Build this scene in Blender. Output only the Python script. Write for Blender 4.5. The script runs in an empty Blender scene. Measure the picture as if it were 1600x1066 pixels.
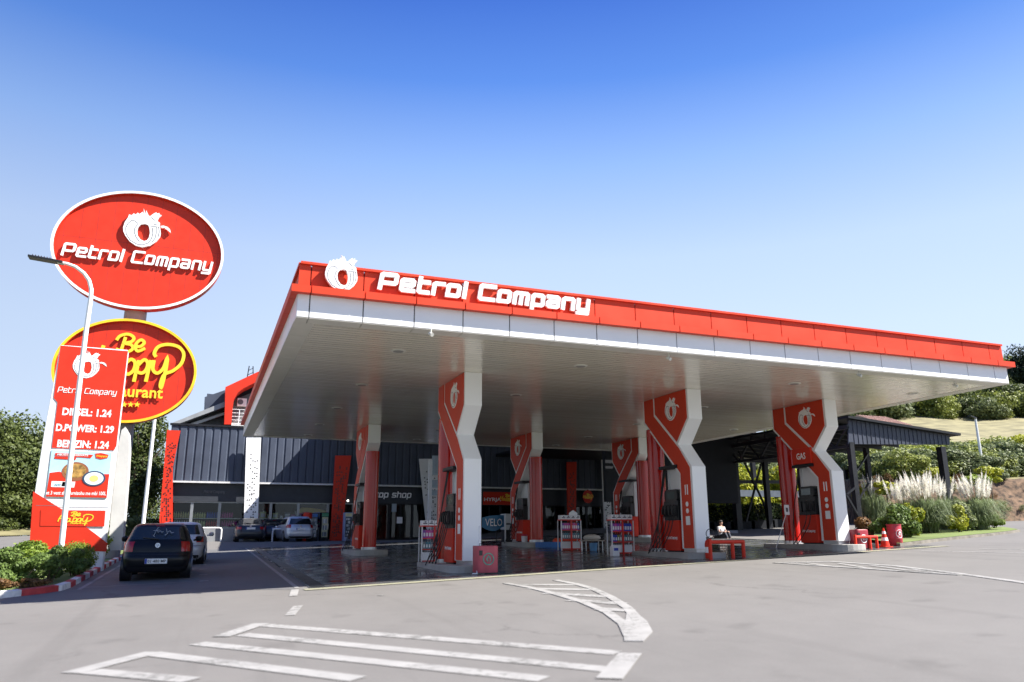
import bpy, bmesh, math, random
from mathutils import Vector, Matrix
PI=math.pi
random.seed(7)
C=bpy.context.scene
COL=C.collection
# ---------------------------------------------------------------- camera
F_PX=1209.07; PIT=0.2472421; ROL=-0.00428; YAW=0.3755789; CAMZ=1.15
def cam_axes():
    cy,sy=math.cos(YAW),math.sin(YAW)
    fwd=Vector((sy*math.cos(PIT),cy*math.cos(PIT),math.sin(PIT)))
    rt=Vector((cy,-sy,0)); up=rt.cross(fwd)
    c,s=math.cos(ROL),math.sin(ROL)
    return c*rt+s*up, -s*rt+c*up, fwd
RT,UP,FW=cam_axes()
cd=bpy.data.cameras.new('camera'); cam=bpy.data.objects.new('camera',cd); COL.objects.link(cam)
M=Matrix((RT,UP,-FW)).transposed().to_4x4(); M.translation=Vector((0,0,CAMZ)); cam.matrix_world=M
cd.sensor_width=36; cd.lens=F_PX/1600*36; cd.clip_end=6000; cd.clip_start=.1
cd.dof.use_dof=True; cd.dof.focus_distance=32; cd.dof.aperture_fstop=.8
C.camera=cam
def ray(x,y): return FW+RT*((x-800)/F_PX)-UP*((y-533)/F_PX)
def at(x,y,Y):
    r=ray(x,y); return Vector((0,0,CAMZ))+r*(Y/r.y)
def atX(x,y,X):
    r=ray(x,y); return Vector((0,0,CAMZ))+r*(X/r.x)
def gnd(x,y,dz=0):
    r=ray(x,y); k=(-.385+dz-CAMZ)/(r.z-.0339*r.x-.0206*r.y); return Vector((0,0,CAMZ))+r*k
def sm(t): t=max(0,min(1,t)); return t*t*(3-2*t)
def gz(x,y):
    xx=max(-14,min(62,x)); yy=max(-30,min(62,y))
    z=.0339*xx+.0206*yy-.385
    k=sm((y-44)/8)*sm((22-x)/10)*sm((x+9)/5)
    z=z*(1-k)+.9*k
    if y>46 and x<-7: z+=.035*(min(y,72)-46)*sm((-7-x)/5)
    return z
# ---------------------------------------------------------------- world, sun
SUN=Vector((.78,-.46,1.0)).normalized()
w=bpy.data.worlds.new('World'); C.world=w; w.use_nodes=True
nt=w.node_tree; bg=nt.nodes['Background']; sky=nt.nodes.new('ShaderNodeTexSky'); sky.sky_type='NISHITA'
sky.sun_disc=False; sky.sun_elevation=math.asin(SUN.z); sky.sun_rotation=math.atan2(SUN.x,SUN.y)
sky.air_density=1.0; sky.dust_density=1.3; sky.ozone_density=3.5; sky.altitude=200
tcw=nt.nodes.new('ShaderNodeTexCoord'); spw=nt.nodes.new('ShaderNodeSeparateXYZ'); nt.links.new(tcw.outputs['Generated'],spw.inputs[0])
rw=nt.nodes.new('ShaderNodeValToRGB'); cr_=rw.color_ramp
cr_.elements[0].position=0; cr_.elements[0].color=(.72,.82,1,1)
for p_,c_ in [(.10,(.72,.82,1)),(.24,(.64,.77,1)),(.34,(.55,.70,1)),(.45,(.30,.50,.96)),(.54,(.10,.27,.82)),(.62,(.04,.15,.66))]:
    e_=cr_.elements.new(p_); e_.color=(*c_,1)
cr_.elements[-1].position=1; cr_.elements[-1].color=(.035,.11,.42,1)
nt.links.new(spw.outputs[2],rw.inputs[0])
axm=nt.nodes.new('ShaderNodeMapRange'); axm.interpolation_type='SMOOTHSTEP'; axm.inputs[1].default_value=-.35; axm.inputs[2].default_value=.35; axm.inputs[3].default_value=3.9; axm.inputs[4].default_value=4.9
nt.links.new(spw.outputs[0],axm.inputs[0])
sc_=nt.nodes.new('ShaderNodeVectorMath'); sc_.operation='SCALE'; nt.links.new(rw.outputs[0],sc_.inputs[0]); nt.links.new(axm.outputs[0],sc_.inputs['Scale'])
mxs=nt.nodes.new('ShaderNodeMix'); mxs.data_type='RGBA'; mxs.inputs[0].default_value=.86
nt.links.new(sky.outputs[0],mxs.inputs[6]); nt.links.new(sc_.outputs[0],mxs.inputs[7]); nt.links.new(mxs.outputs[2],bg.inputs[0]); bg.inputs[1].default_value=.085
sl=bpy.data.lights.new('sun','SUN'); sl.energy=5.0; sl.angle=math.radians(.5); sl.color=(1,.95,.88)
so=bpy.data.objects.new('sun',sl); COL.objects.link(so); so.rotation_euler=(-SUN).to_track_quat('-Z','Y').to_euler(); so.location=(0,0,60)
vs=C.view_settings; vs.view_transform='Standard'; vs.look='None'; vs.gamma=1; vs.exposure=1.45
# ---------------------------------------------------------------- materials
def mat(name,col,rough=.5,metal=0,var=.12,scale=3,bump=0,bscale=None,coat=0,spec=.5,dirt=0,emit=None,trans=0):
    m=bpy.data.materials.new(name); m.use_nodes=True; n=m.node_tree; L=n.links; b=n.nodes['Principled BSDF']
    b.inputs['Roughness'].default_value=rough; b.inputs['Metallic'].default_value=metal
    b.inputs['Coat Weight'].default_value=coat; b.inputs['Coat Roughness'].default_value=.08
    b.inputs['Specular IOR Level'].default_value=spec
    tc=n.nodes.new('ShaderNodeTexCoord')
    nz=n.nodes.new('ShaderNodeTexNoise'); nz.inputs['Scale'].default_value=scale; nz.inputs['Detail'].default_value=6
    L.new(tc.outputs['Object'],nz.inputs['Vector'])
    rp=n.nodes.new('ShaderNodeValToRGB'); c=Vector(col[:3])
    rp.color_ramp.elements[0].position=.3; rp.color_ramp.elements[1].position=.7
    rp.color_ramp.elements[0].color=(*[max(0,v*(1-var)) for v in c],1)
    rp.color_ramp.elements[1].color=(*[min(1,v*(1+var)) for v in c],1)
    L.new(nz.outputs[0],rp.inputs[0]); L.new(rp.outputs[0],b.inputs['Base Color'])
    if rough<.6:
        mr=n.nodes.new('ShaderNodeMapRange'); mr.inputs[3].default_value=max(0.02,rough*.75); mr.inputs[4].default_value=min(1,rough*1.35)
        L.new(nz.outputs[0],mr.inputs[0]); L.new(mr.outputs[0],b.inputs['Roughness'])
    if bump:
        n2=n.nodes.new('ShaderNodeTexNoise'); n2.inputs['Scale'].default_value=bscale or scale*8; n2.inputs['Detail'].default_value=4
        L.new(tc.outputs['Object'],n2.inputs['Vector'])
        bp=n.nodes.new('ShaderNodeBump'); bp.inputs['Strength'].default_value=bump; bp.inputs['Distance'].default_value=.02
        L.new(n2.outputs[0],bp.inputs['Height']); L.new(bp.outputs[0],b.inputs['Normal'])
    if emit:
        b.inputs['Emission Color'].default_value=(*emit[0],1); b.inputs['Emission Strength'].default_value=emit[1]
    return m
def leafmat(name,c1,c2,sc=.6,tr=.3,obj=True):
    m=bpy.data.materials.new(name); m.use_nodes=True; n=m.node_tree; L=n.links; b=n.nodes['Principled BSDF']
    b.inputs['Roughness'].default_value=.55; b.inputs['Specular IOR Level'].default_value=.35
    g=n.nodes.new('ShaderNodeNewGeometry'); oi=n.nodes.new('ShaderNodeObjectInfo')
    nz=n.nodes.new('ShaderNodeTexNoise'); nz.inputs['Scale'].default_value=sc; nz.inputs['Detail'].default_value=3
    tc=n.nodes.new('ShaderNodeTexCoord'); L.new(tc.outputs['Object'],nz.inputs['Vector'])
    a=n.nodes.new('ShaderNodeMath'); a.operation='MULTIPLY_ADD'; a.inputs[1].default_value=.55; L.new(g.outputs['Random Per Island'],a.inputs[0])
    s=n.nodes.new('ShaderNodeMath'); s.operation='MULTIPLY_ADD'; s.inputs[1].default_value=.9; s.inputs[2].default_value=-.25; L.new(nz.outputs[0],s.inputs[0])
    L.new(s.outputs[0],a.inputs[2])
    o=n.nodes.new('ShaderNodeMath'); o.operation='MULTIPLY_ADD'; o.inputs[1].default_value=.3; L.new(oi.outputs['Random'],o.inputs[0]); L.new(a.outputs[0],o.inputs[2])
    rp=n.nodes.new('ShaderNodeValToRGB'); rp.color_ramp.elements[0].color=(*c1,1); rp.color_ramp.elements[1].color=(*c2,1)
    rp.color_ramp.elements[0].position=.15; rp.color_ramp.elements[1].position=.95
    L.new(o.outputs[0],rp.inputs[0]); L.new(rp.outputs[0],b.inputs['Base Color'])
    t=n.nodes.new('ShaderNodeBsdfTranslucent'); L.new(rp.outputs[0],t.inputs[0])
    mx=n.nodes.new('ShaderNodeMixShader'); mx.inputs[0].default_value=tr
    L.new(b.outputs[0],mx.inputs[1]); L.new(t.outputs[0],mx.inputs[2]); L.new(mx.outputs[0],n.nodes['Material Output'].inputs[0])
    return m
def asphalt(name,base,var,rough,wet=0,warm=(1,1,1)):
    m=bpy.data.materials.new(name); m.use_nodes=True; n=m.node_tree; L=n.links; b=n.nodes['Principled BSDF']
    tc=n.nodes.new('ShaderNodeTexCoord')
    def noise(sc,det=5,rg=.6):
        q=n.nodes.new('ShaderNodeTexNoise'); q.inputs['Scale'].default_value=sc; q.inputs['Detail'].default_value=det; q.inputs['Roughness'].default_value=rg
        L.new(tc.outputs['Object'],q.inputs['Vector']); return q
    a=noise(.22); f=noise(55,2); mid=noise(1.7)
    m1=n.nodes.new('ShaderNodeMath'); m1.operation='MULTIPLY_ADD'; m1.inputs[1].default_value=.45; L.new(a.outputs[0],m1.inputs[0])
    m0=n.nodes.new('ShaderNodeMath'); m0.operation='MULTIPLY_ADD'; m0.inputs[1].default_value=.25; m0.inputs[2].default_value=0; L.new(mid.outputs[0],m0.inputs[0])
    L.new(m0.outputs[0],m1.inputs[2])
    m2=n.nodes.new('ShaderNodeMath'); m2.operation='MULTIPLY_ADD'; m2.inputs[1].default_value=.3; L.new(f.outputs[0],m2.inputs[0]); L.new(m1.outputs[0],m2.inputs[2])
    rp=n.nodes.new('ShaderNodeValToRGB'); rp.color_ramp.elements[0].position=.32; rp.color_ramp.elements[1].position=.68
    rp.color_ramp.elements[0].color=(*[base*(1-var)*k for k in warm],1); rp.color_ramp.elements[1].color=(*[base*(1+var)*k for k in warm],1)
    L.new(m2.outputs[0],rp.inputs[0])
    vo=n.nodes.new('ShaderNodeTexVoronoi'); vo.feature='DISTANCE_TO_EDGE'; vo.inputs['Scale'].default_value=.16; wv=n.nodes.new('ShaderNodeVectorMath'); wv.operation='MULTIPLY_ADD'
    nw=noise(.9,6,.7); wv.inputs[1].default_value=(1.6,1.6,0); L.new(nw.outputs[1],wv.inputs[0]); L.new(tc.outputs['Object'],wv.inputs[2]); L.new(wv.outputs[0],vo.inputs['Vector'])
    ck=n.nodes.new('ShaderNodeMapRange'); ck.inputs[1].default_value=.0; ck.inputs[2].default_value=.009; ck.inputs[3].default_value=.45; ck.inputs[4].default_value=0; L.new(vo.outputs['Distance'],ck.inputs[0])
    cm=n.nodes.new('ShaderNodeMapRange'); cm.inputs[1].default_value=.52; cm.inputs[2].default_value=.60; L.new(noise(.35).outputs[0],cm.inputs[0])
    cx=n.nodes.new('ShaderNodeMath'); cx.operation='MULTIPLY'; L.new(ck.outputs[0],cx.inputs[0]); L.new(cm.outputs[0],cx.inputs[1])
    st=n.nodes.new('ShaderNodeMapRange'); st.inputs[1].default_value=.62; st.inputs[2].default_value=.72; st.inputs[3].default_value=0; st.inputs[4].default_value=.28; L.new(noise(1.1,3,.5).outputs[0],st.inputs[0])
    gs=n.nodes.new('ShaderNodeMapRange'); gs.inputs[1].default_value=.60; gs.inputs[2].default_value=.75; gs.inputs[3].default_value=0; gs.inputs[4].default_value=.8; L.new(noise(26,3,.8).outputs[0],gs.inputs[0])
    mpt=n.nodes.new('ShaderNodeMapping'); mpt.inputs['Scale'].default_value=(2.2,.10,1); mpt.inputs['Rotation'].default_value=(0,0,1.05); L.new(tc.outputs['Object'],mpt.inputs[0])
    tn=n.nodes.new('ShaderNodeTexNoise'); tn.inputs['Scale'].default_value=1.0; tn.inputs['Detail'].default_value=3; L.new(mpt.outputs[0],tn.inputs['Vector'])
    tr=n.nodes.new('ShaderNodeMapRange'); tr.inputs[1].default_value=.55; tr.inputs[2].default_value=.7; tr.inputs[3].default_value=0; tr.inputs[4].default_value=.15; L.new(tn.outputs[0],tr.inputs[0])
    acc=rp.outputs[0]
    for fac,col in ((tr,(.35,.34,.33)),(st,(.3,.29,.28)),(cx,(.25,.24,.23)),(gs,(1.45,1.44,1.42))):
        mm=n.nodes.new('ShaderNodeMix'); mm.data_type='RGBA'; mm.blend_type='MULTIPLY'; mm.clamp_result=False; L.new(fac.outputs[0],mm.inputs[0]); L.new(acc,mm.inputs[6]); mm.inputs[7].default_value=(*col,1); acc=mm.outputs[2]
    L.new(acc,b.inputs['Base Color'])
    bp=n.nodes.new('ShaderNodeBump'); bp.inputs['Strength'].default_value=.25 if not wet else .04; bp.inputs['Distance'].default_value=.01
    L.new(f.outputs[0],bp.inputs['Height']); L.new(bp.outputs[0],b.inputs['Normal'])
    if wet:
        mr=n.nodes.new('ShaderNodeMapRange'); mr.inputs[1].default_value=.38; mr.inputs[2].default_value=.62; mr.inputs[3].default_value=rough*.4; mr.inputs[4].default_value=rough*1.6
        L.new(mid.outputs[0],mr.inputs[0]); L.new(mr.outputs[0],b.inputs['Roughness'])
    else: b.inputs['Roughness'].default_value=rough
    return m
def dashmat():  # worn white road paint
    m=mat('road_paint',(.27,.265,.255),.8,var=.12,scale=4); n=m.node_tree; L=n.links; b=n.nodes['Principled BSDF']
    tc=n.nodes.new('ShaderNodeTexCoord'); q=n.nodes.new('ShaderNodeTexNoise'); q.inputs['Scale'].default_value=9; q.inputs['Detail'].default_value=8; q.inputs['Roughness'].default_value=.75; L.new(tc.outputs['Object'],q.inputs['Vector'])
    q2=n.nodes.new('ShaderNodeTexNoise'); q2.inputs['Scale'].default_value=.8; L.new(tc.outputs['Object'],q2.inputs['Vector'])
    ad=n.nodes.new('ShaderNodeMath'); ad.operation='MULTIPLY_ADD'; ad.inputs[1].default_value=.6; L.new(q2.outputs[0],ad.inputs[0]); L.new(q.outputs[0],ad.inputs[2])
    mr=n.nodes.new('ShaderNodeMapRange'); mr.inputs[1].default_value=.82; mr.inputs[2].default_value=.95; L.new(ad.outputs[0],mr.inputs[0])
    mx=n.nodes.new('ShaderNodeMix'); mx.data_type='RGBA'; L.new(mr.outputs[0],mx.inputs[0]); src=b.inputs['Base Color'].links[0].from_socket; L.new(src,mx.inputs[6]); mx.inputs[7].default_value=(.13,.128,.12,1); L.new(mx.outputs[2],b.inputs['Base Color'])
    return m
RED=mat('red_panel',(.58,.048,.018),.42,var=.07,scale=1.2,spec=.22)
REDD=mat('red_gloss',(.42,.010,.005),.14,var=.04,spec=.5)
REDO=mat('red_board',(.58,.034,.015),.42,var=.05,spec=.22)
WHITE=mat('white_panel',(.78,.79,.80),.3,var=.03,scale=.8)
WHITEP=mat('white_paint',(.8,.8,.8),.35,var=.03)
LETTER=mat('white_letter',(.85,.85,.85),.35,var=.01)
YEL=mat('yellow_letter',(.85,.55,.03),.4,var=.03)
GREYL=mat('grey_line',(.12,.13,.15),.5)
BLACK=mat('black_plastic',(.012,.012,.014),.35,var=.2)
DARK=mat('dark_steel',(.012,.013,.017),.45,var=.2,spec=.3)
NAVY=mat('navy_cladding',(.058,.07,.10),.5,var=.12,scale=1,spec=.25)
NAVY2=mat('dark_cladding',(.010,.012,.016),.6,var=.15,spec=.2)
STEEL=mat('steel',(.5,.51,.53),.3,metal=.8)
GALV=mat('galvanised_post',(.62,.64,.66),.45,var=.06)
CONC=mat('concrete',(.33,.32,.30),.85,var=.18,scale=1.5,bump=.3)
CONCW=mat('pale_concrete',(.55,.55,.53),.8,var=.12,scale=1,bump=.2)
SOIL=mat('soil',(.105,.066,.04),.95,var=.85,scale=3.5,bump=1,bscale=3)
FIELD=mat('dry_field',(.195,.175,.09),.95,var=.4,scale=.35,bump=.8,bscale=2)
GRASS=mat('grass',(.12,.16,.04),.95,var=.4,scale=.4,bump=.5)
DRYG=mat('dry_grass',(.19,.17,.08),.95,var=.35,scale=.5,bump=.6)
RUBBER=mat('rubber',(.015,.015,.015),.7)
ASPH=asphalt('asphalt',.13,.16,.85,warm=(1.05,1,.94))
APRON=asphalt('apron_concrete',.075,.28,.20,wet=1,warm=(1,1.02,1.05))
LOT=asphalt('lot_asphalt',.11,.15,.8)
PAINT=dashmat()
PALEC=mat('pale_edge',(.25,.245,.17),.7,var=.12)
# glass
def glassmat(name,tint=(.8,.84,.84),base=.25):
    m=bpy.data.materials.new(name); m.use_nodes=True; n=m.node_tree; L=n.links; n.nodes.remove(n.nodes['Principled BSDF'])
    t=n.nodes.new('ShaderNodeBsdfTransparent'); t.inputs[0].default_value=(*tint,1)
    g=n.nodes.new('ShaderNodeBsdfGlossy'); g.inputs['Roughness'].default_value=.02; g.inputs[0].default_value=(.9,.9,.9,1)
    f=n.nodes.new('ShaderNodeFresnel'); f.inputs[0].default_value=1.35
    mx=n.nodes.new('ShaderNodeMixShader'); L.new(f.outputs[0],mx.inputs[0]); L.new(t.outputs[0],mx.inputs[1]); L.new(g.outputs[0],mx.inputs[2])
    L.new(mx.outputs[0],n.nodes['Material Output'].inputs[0]); return m
GLASS=glassmat('shop_glass')
CGLASS=mat('car_glass',(.012,.016,.018),.06,var=.2,spec=.8)
# soffit: slatted reflective ceiling
def soffitmat():
    m=bpy.data.materials.new('soffit_slats'); m.use_nodes=True; n=m.node_tree; L=n.links; b=n.nodes['Principled BSDF']
    tc=n.nodes.new('ShaderNodeTexCoord'); sp=n.nodes.new('ShaderNodeSeparateXYZ'); L.new(tc.outputs['Object'],sp.inputs[0])
    d=n.nodes.new('ShaderNodeMath'); d.operation='MULTIPLY'; d.inputs[1].default_value=1/.2; L.new(sp.outputs[1],d.inputs[0])
    fr=n.nodes.new('ShaderNodeMath'); fr.operation='FRACT'; L.new(d.outputs[0],fr.inputs[0])
    fl=n.nodes.new('ShaderNodeMath'); fl.operation='FLOOR'; L.new(d.outputs[0],fl.inputs[0])
    wn=n.nodes.new('ShaderNodeTexWhiteNoise'); wn.noise_dimensions='1D'; L.new(fl.outputs[0],wn.inputs['W'])
    gr=n.nodes.new('ShaderNodeMath'); gr.operation='GREATER_THAN'; gr.inputs[1].default_value=.9; L.new(fr.outputs[0],gr.inputs[0])
    rp=n.nodes.new('ShaderNodeValToRGB'); rp.color_ramp.elements[0].color=(.78,.73,.60,1); rp.color_ramp.elements[1].color=(.88,.83,.70,1)
    L.new(wn.outputs[0],rp.inputs[0])
    mx=n.nodes.new('ShaderNodeMix'); mx.data_type='RGBA'; L.new(gr.outputs[0],mx.inputs[0]); L.new(rp.outputs[0],mx.inputs[6]); mx.inputs[7].default_value=(.12,.12,.11,1)
    L.new(mx.outputs[2],b.inputs['Base Color'])
    nz=n.nodes.new('ShaderNodeTexNoise'); nz.inputs['Scale'].default_value=1.2; mp=n.nodes.new('ShaderNodeMapping'); mp.inputs['Scale'].default_value=(.5,6,1)
    L.new(tc.outputs['Object'],mp.inputs[0]); L.new(mp.outputs[0],nz.inputs['Vector'])
    mr=n.nodes.new('ShaderNodeMapRange'); mr.inputs[3].default_value=.12; mr.inputs[4].default_value=.3; L.new(nz.outputs[0],mr.inputs[0]); L.new(mr.outputs[0],b.inputs['Roughness'])
    bp=n.nodes.new('ShaderNodeBump'); bp.inputs['Strength'].default_value=.12; bp.inputs['Distance'].default_value=.03; L.new(nz.outputs[0],bp.inputs['Height']); L.new(bp.outputs[0],b.inputs['Normal'])
    b.inputs['Specular IOR Level'].default_value=.8; b.inputs['Coat Weight'].default_value=.6; b.inputs['Coat Roughness'].default_value=.15
    return m
SOFFIT=soffitmat()
# ---------------------------------------------------------------- object helpers
def tag(o,label=None,cat=None,group=None,kind=None):
    if label: o['label']=label
    if cat: o['category']=cat
    if group: o['group']=group
    if kind: o['kind']=kind
    return o
def thing(name,label,cat,loc=(0,0,0),rotz=0,group=None):
    o=bpy.data.objects.new(name,None); COL.objects.link(o); o.location=loc; o.rotation_euler=(0,0,rotz); o.empty_display_size=.3
    return tag(o,label,cat,group)
class MB:
    def __init__(s): s.v=[]; s.f=[]; s.m=[]
    def add(s,vs,fs,mi=0):
        b=len(s.v); s.v+= [tuple(v) for v in vs]; s.f+=[[b+i for i in f] for f in fs]; s.m+=[mi]*len(fs); return s
    def box(s,x0,x1,y0,y1,z0,z1,mi=0):
        return s.add([(x0,y0,z0),(x1,y0,z0),(x1,y1,z0),(x0,y1,z0),(x0,y0,z1),(x1,y0,z1),(x1,y1,z1),(x0,y1,z1)],
            [(0,3,2,1),(4,5,6,7),(0,1,5,4),(1,2,6,5),(2,3,7,6),(3,0,4,7)],mi)
    def bar(s,p,q,w,h=None,mi=0,upv=(0,0,1)):
        p=Vector(p);q=Vector(q);h=h or w;d=(q-p).normalized();u=Vector(upv)
        if abs(d.dot(u))>.97:u=Vector((0,1,0))
        a=d.cross(u).normalized()*w/2; b=a.cross(d).normalized()*h/2
        vs=[p-a-b,p+a-b,p+a+b,p-a+b,q-a-b,q+a-b,q+a+b,q-a+b]
        return s.add(vs,[(0,3,2,1),(4,5,6,7),(0,1,5,4),(1,2,6,5),(2,3,7,6),(3,0,4,7)],mi)
    def tube(s,pts,r,n=8,mi=0,cap=True):
        pts=[Vector(p) for p in pts]; rs=r if isinstance(r,(list,tuple)) else [r]*len(pts); b=len(s.v); pa=None
        for i,p in enumerate(pts):
            d=(pts[min(i+1,len(pts)-1)]-pts[max(i-1,0)]).normalized()
            if pa is None:
                u=Vector((0,0,1)) if abs(d.z)<.9 else Vector((1,0,0)); pa=d.cross(u).normalized()
            else: pa=(pa-d*pa.dot(d)).normalized()
            pb=d.cross(pa)
            for k in range(n):
                a=2*PI*k/n; s.v.append(tuple(p+(pa*math.cos(a)+pb*math.sin(a))*rs[i]))
        for i in range(len(pts)-1):
            for k in range(n):
                s.f.append([b+i*n+k,b+i*n+(k+1)%n,b+(i+1)*n+(k+1)%n,b+(i+1)*n+k]); s.m.append(mi)
        if cap:
            s.f.append([b+k for k in range(n)][::-1]); s.m.append(mi); e=b+(len(pts)-1)*n; s.f.append([e+k for k in range(n)]); s.m.append(mi)
        return s
    def lathe(s,prof,n=16,c=(0,0,0),mi=0,sx=1,sy=1):
        b=len(s.v)
        for (r,z) in prof:
            for k in range(n):
                a=2*PI*k/n; s.v.append((c[0]+r*math.cos(a)*sx,c[1]+r*math.sin(a)*sy,c[2]+z))
        for i in range(len(prof)-1):
            for k in range(n): s.f.append([b+i*n+k,b+i*n+(k+1)%n,b+(i+1)*n+(k+1)%n,b+(i+1)*n+k]); s.m.append(mi)
        s.f.append([b+k for k in range(n)][::-1]); s.m.append(mi); e=b+(len(prof)-1)*n; s.f.append([e+k for k in range(n)]); s.m.append(mi)
        return s
    def prism(s,poly,xf,d0,d1,mi=0):   # poly 2D, xf maps (x,y,z)
        n=len(poly); A=[xf(x,y,d0) for x,y in poly]; B=[xf(x,y,d1) for x,y in poly]
        fs=[list(range(n))[::-1],[n+i for i in range(n)]]+[[i,(i+1)%n,n+(i+1)%n,n+i] for i in range(n)]
        return s.add(A+B,fs,mi)
    def stroke(s,pts,w,xf,d0,d1,mi=0,closed=False,ramp=.003):
        P=[Vector(p).to_2d() for p in pts]; n=len(P); L_=[];R_=[]
        for i in range(n):
            a=P[i-1] if (i>0 or closed) else None; c=P[(i+1)%n] if (i<n-1 or closed) else None; p=P[i]
            if a is None: d=(c-p).normalized(); nn=Vector((-d.y,d.x)); k=1
            elif c is None: d=(p-a).normalized(); nn=Vector((-d.y,d.x)); k=1
            else:
                d1_=(p-a).normalized(); d2=(c-p).normalized(); n1=Vector((-d1_.y,d1_.x)); n2=Vector((-d2.y,d2.x)); nn=(n1+n2)
                if nn.length<.1: nn=n1; k=1
                else: nn.normalize(); k=1/max(.45,nn.dot(n1))
            ww=w[i] if isinstance(w,list) else w
            L_.append(p+nn*ww/2*k); R_.append(p-nn*ww/2*k)
        idx=list(range(n))+([0] if closed else [])
        vs=[];
        for j,i in enumerate(idx):
            e=d1+ramp*j/len(idx)
            vs+=[xf(L_[i].x,L_[i].y,d0),xf(R_[i].x,R_[i].y,d0),xf(R_[i].x,R_[i].y,e),xf(L_[i].x,L_[i].y,e)]
        fs=[]
        for j in range(len(idx)-1):
            a=4*j;b=a+4; fs+=[[a+3,a+2,b+2,b+3],[a,a+3,b+3,b],[a+2,a+1,b+1,b+2],[a+1,a,b,b+1]]
        fs+=[[0,1,2,3],[4*len(idx)-1,4*len(idx)-2,4*len(idx)-3,4*len(idx)-4]]
        return s.add(vs,fs,mi)
    def build(s,name,mt,parent=None,smooth=False,bevel=0,rec=False):
        me=bpy.data.meshes.new(name); off=Vector(parent.location) if (parent is not None and rec) else Vector((0,0,0))
        if rec and parent is not None and parent.parent is not None: off+=Vector(parent.parent.location)
        me.from_pydata([tuple(Vector(v)-off) for v in s.v],[],s.f)
        for m_ in (mt if isinstance(mt,(list,tuple)) else [mt]): me.materials.append(m_)
        me.polygons.foreach_set('material_index',s.m)
        bm=bmesh.new(); bm.from_mesh(me); bmesh.ops.recalc_face_normals(bm,faces=bm.faces); bm.to_mesh(me); bm.free()
        if smooth: me.polygons.foreach_set('use_smooth',[True]*len(me.polygons))
        me.update(); o=bpy.data.objects.new(name,me); COL.objects.link(o)
        if parent is not None: o.parent=parent
        if bevel:
            bv=o.modifiers.new('bevel','BEVEL'); bv.width=bevel; bv.segments=2; bv.limit_method='ANGLE'; bv.angle_limit=math.radians(40)
        if smooth and smooth!='all':
            try: me.set_sharp_from_angle(angle=math.radians(35))
            except Exception: pass
        return o
def kids(o): return [c for c in bpy.data.objects if c.parent==o]
def copy_tree(o,parent=None,_k=None):
    if _k is None:
        _k={}
        for c in bpy.data.objects:
            if c.parent: _k.setdefault(c.parent.name,[]).append(c)
    c=o.copy(); COL.objects.link(c)
    if parent is not None: c.parent=parent
    for ch in _k.get(o.name,[]): copy_tree(ch,c,_k)
    return c
def xfp(org,right,up):
    o=Vector(org); r=Vector(right); u=Vector(up); n=r.cross(u)
    return lambda x,y,z: o+r*x+u*y+n*z
def front(org): return xfp(org,(1,0,0),(0,0,1))        # faces -Y
def leftf(org): return xfp(org,(0,-1,0),(0,0,1))       # faces -X
# text with Blender's own font
_tc={}
def textmesh(txt,bold=0):
    k=(txt,bold)
    if k in _tc: return _tc[k]
    cu=bpy.data.curves.new('txt','FONT'); cu.body=txt; cu.offset=bold; cu.resolution_u=2
    o=bpy.data.objects.new('txt',cu); COL.objects.link(o); bpy.context.view_layer.update()
    me=bpy.data.meshes.new_from_object(o.evaluated_get(bpy.context.evaluated_depsgraph_get()))
    V=[v.co.copy() for v in me.vertices]; Fc=[list(p.vertices) for p in me.polygons]
    bpy.data.objects.remove(o); bpy.data.curves.remove(cu); bpy.data.meshes.remove(me)
    _tc[k]=(V,Fc); return V,Fc
def addtext(mb,txt,xf,x0,y0,width,height,d=.01,bold=.0,mi=0):
    V,Fc=textmesh(txt,bold); xs=[v.x for v in V]; ys=[v.y for v in V]
    a,b=min(xs),max(xs); c,e=min(ys),max(ys)
    sx=width/(b-a); sy=height/(e-c)
    mb.add([xf(x0+(v.x-a)*sx,y0+(v.y-c)*sy,d) for v in V],Fc,mi)
def flat(mb,polys,xf,d0,d1,mi=0):   # polygons with holes, even-odd
    cu=bpy.data.curves.new('c','CURVE'); cu.dimensions='2D'; cu.fill_mode='BOTH'; cu.extrude=.5
    for P in polys:
        s=cu.splines.new('POLY'); s.points.add(len(P)-1); s.use_cyclic_u=True
        for i,(x,y) in enumerate(P): s.points[i].co=(x,y,0,1)
    o=bpy.data.objects.new('c',cu); COL.objects.link(o); bpy.context.view_layer.update()
    me=bpy.data.meshes.new_from_object(o.evaluated_get(bpy.context.evaluated_depsgraph_get()))
    mb.add([xf(v.co.x,v.co.y,d0 if v.co.z<0 else d1) for v in me.vertices],[list(p.vertices) for p in me.polygons],mi)
    bpy.data.objects.remove(o); bpy.data.curves.remove(cu); bpy.data.meshes.remove(me)
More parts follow.
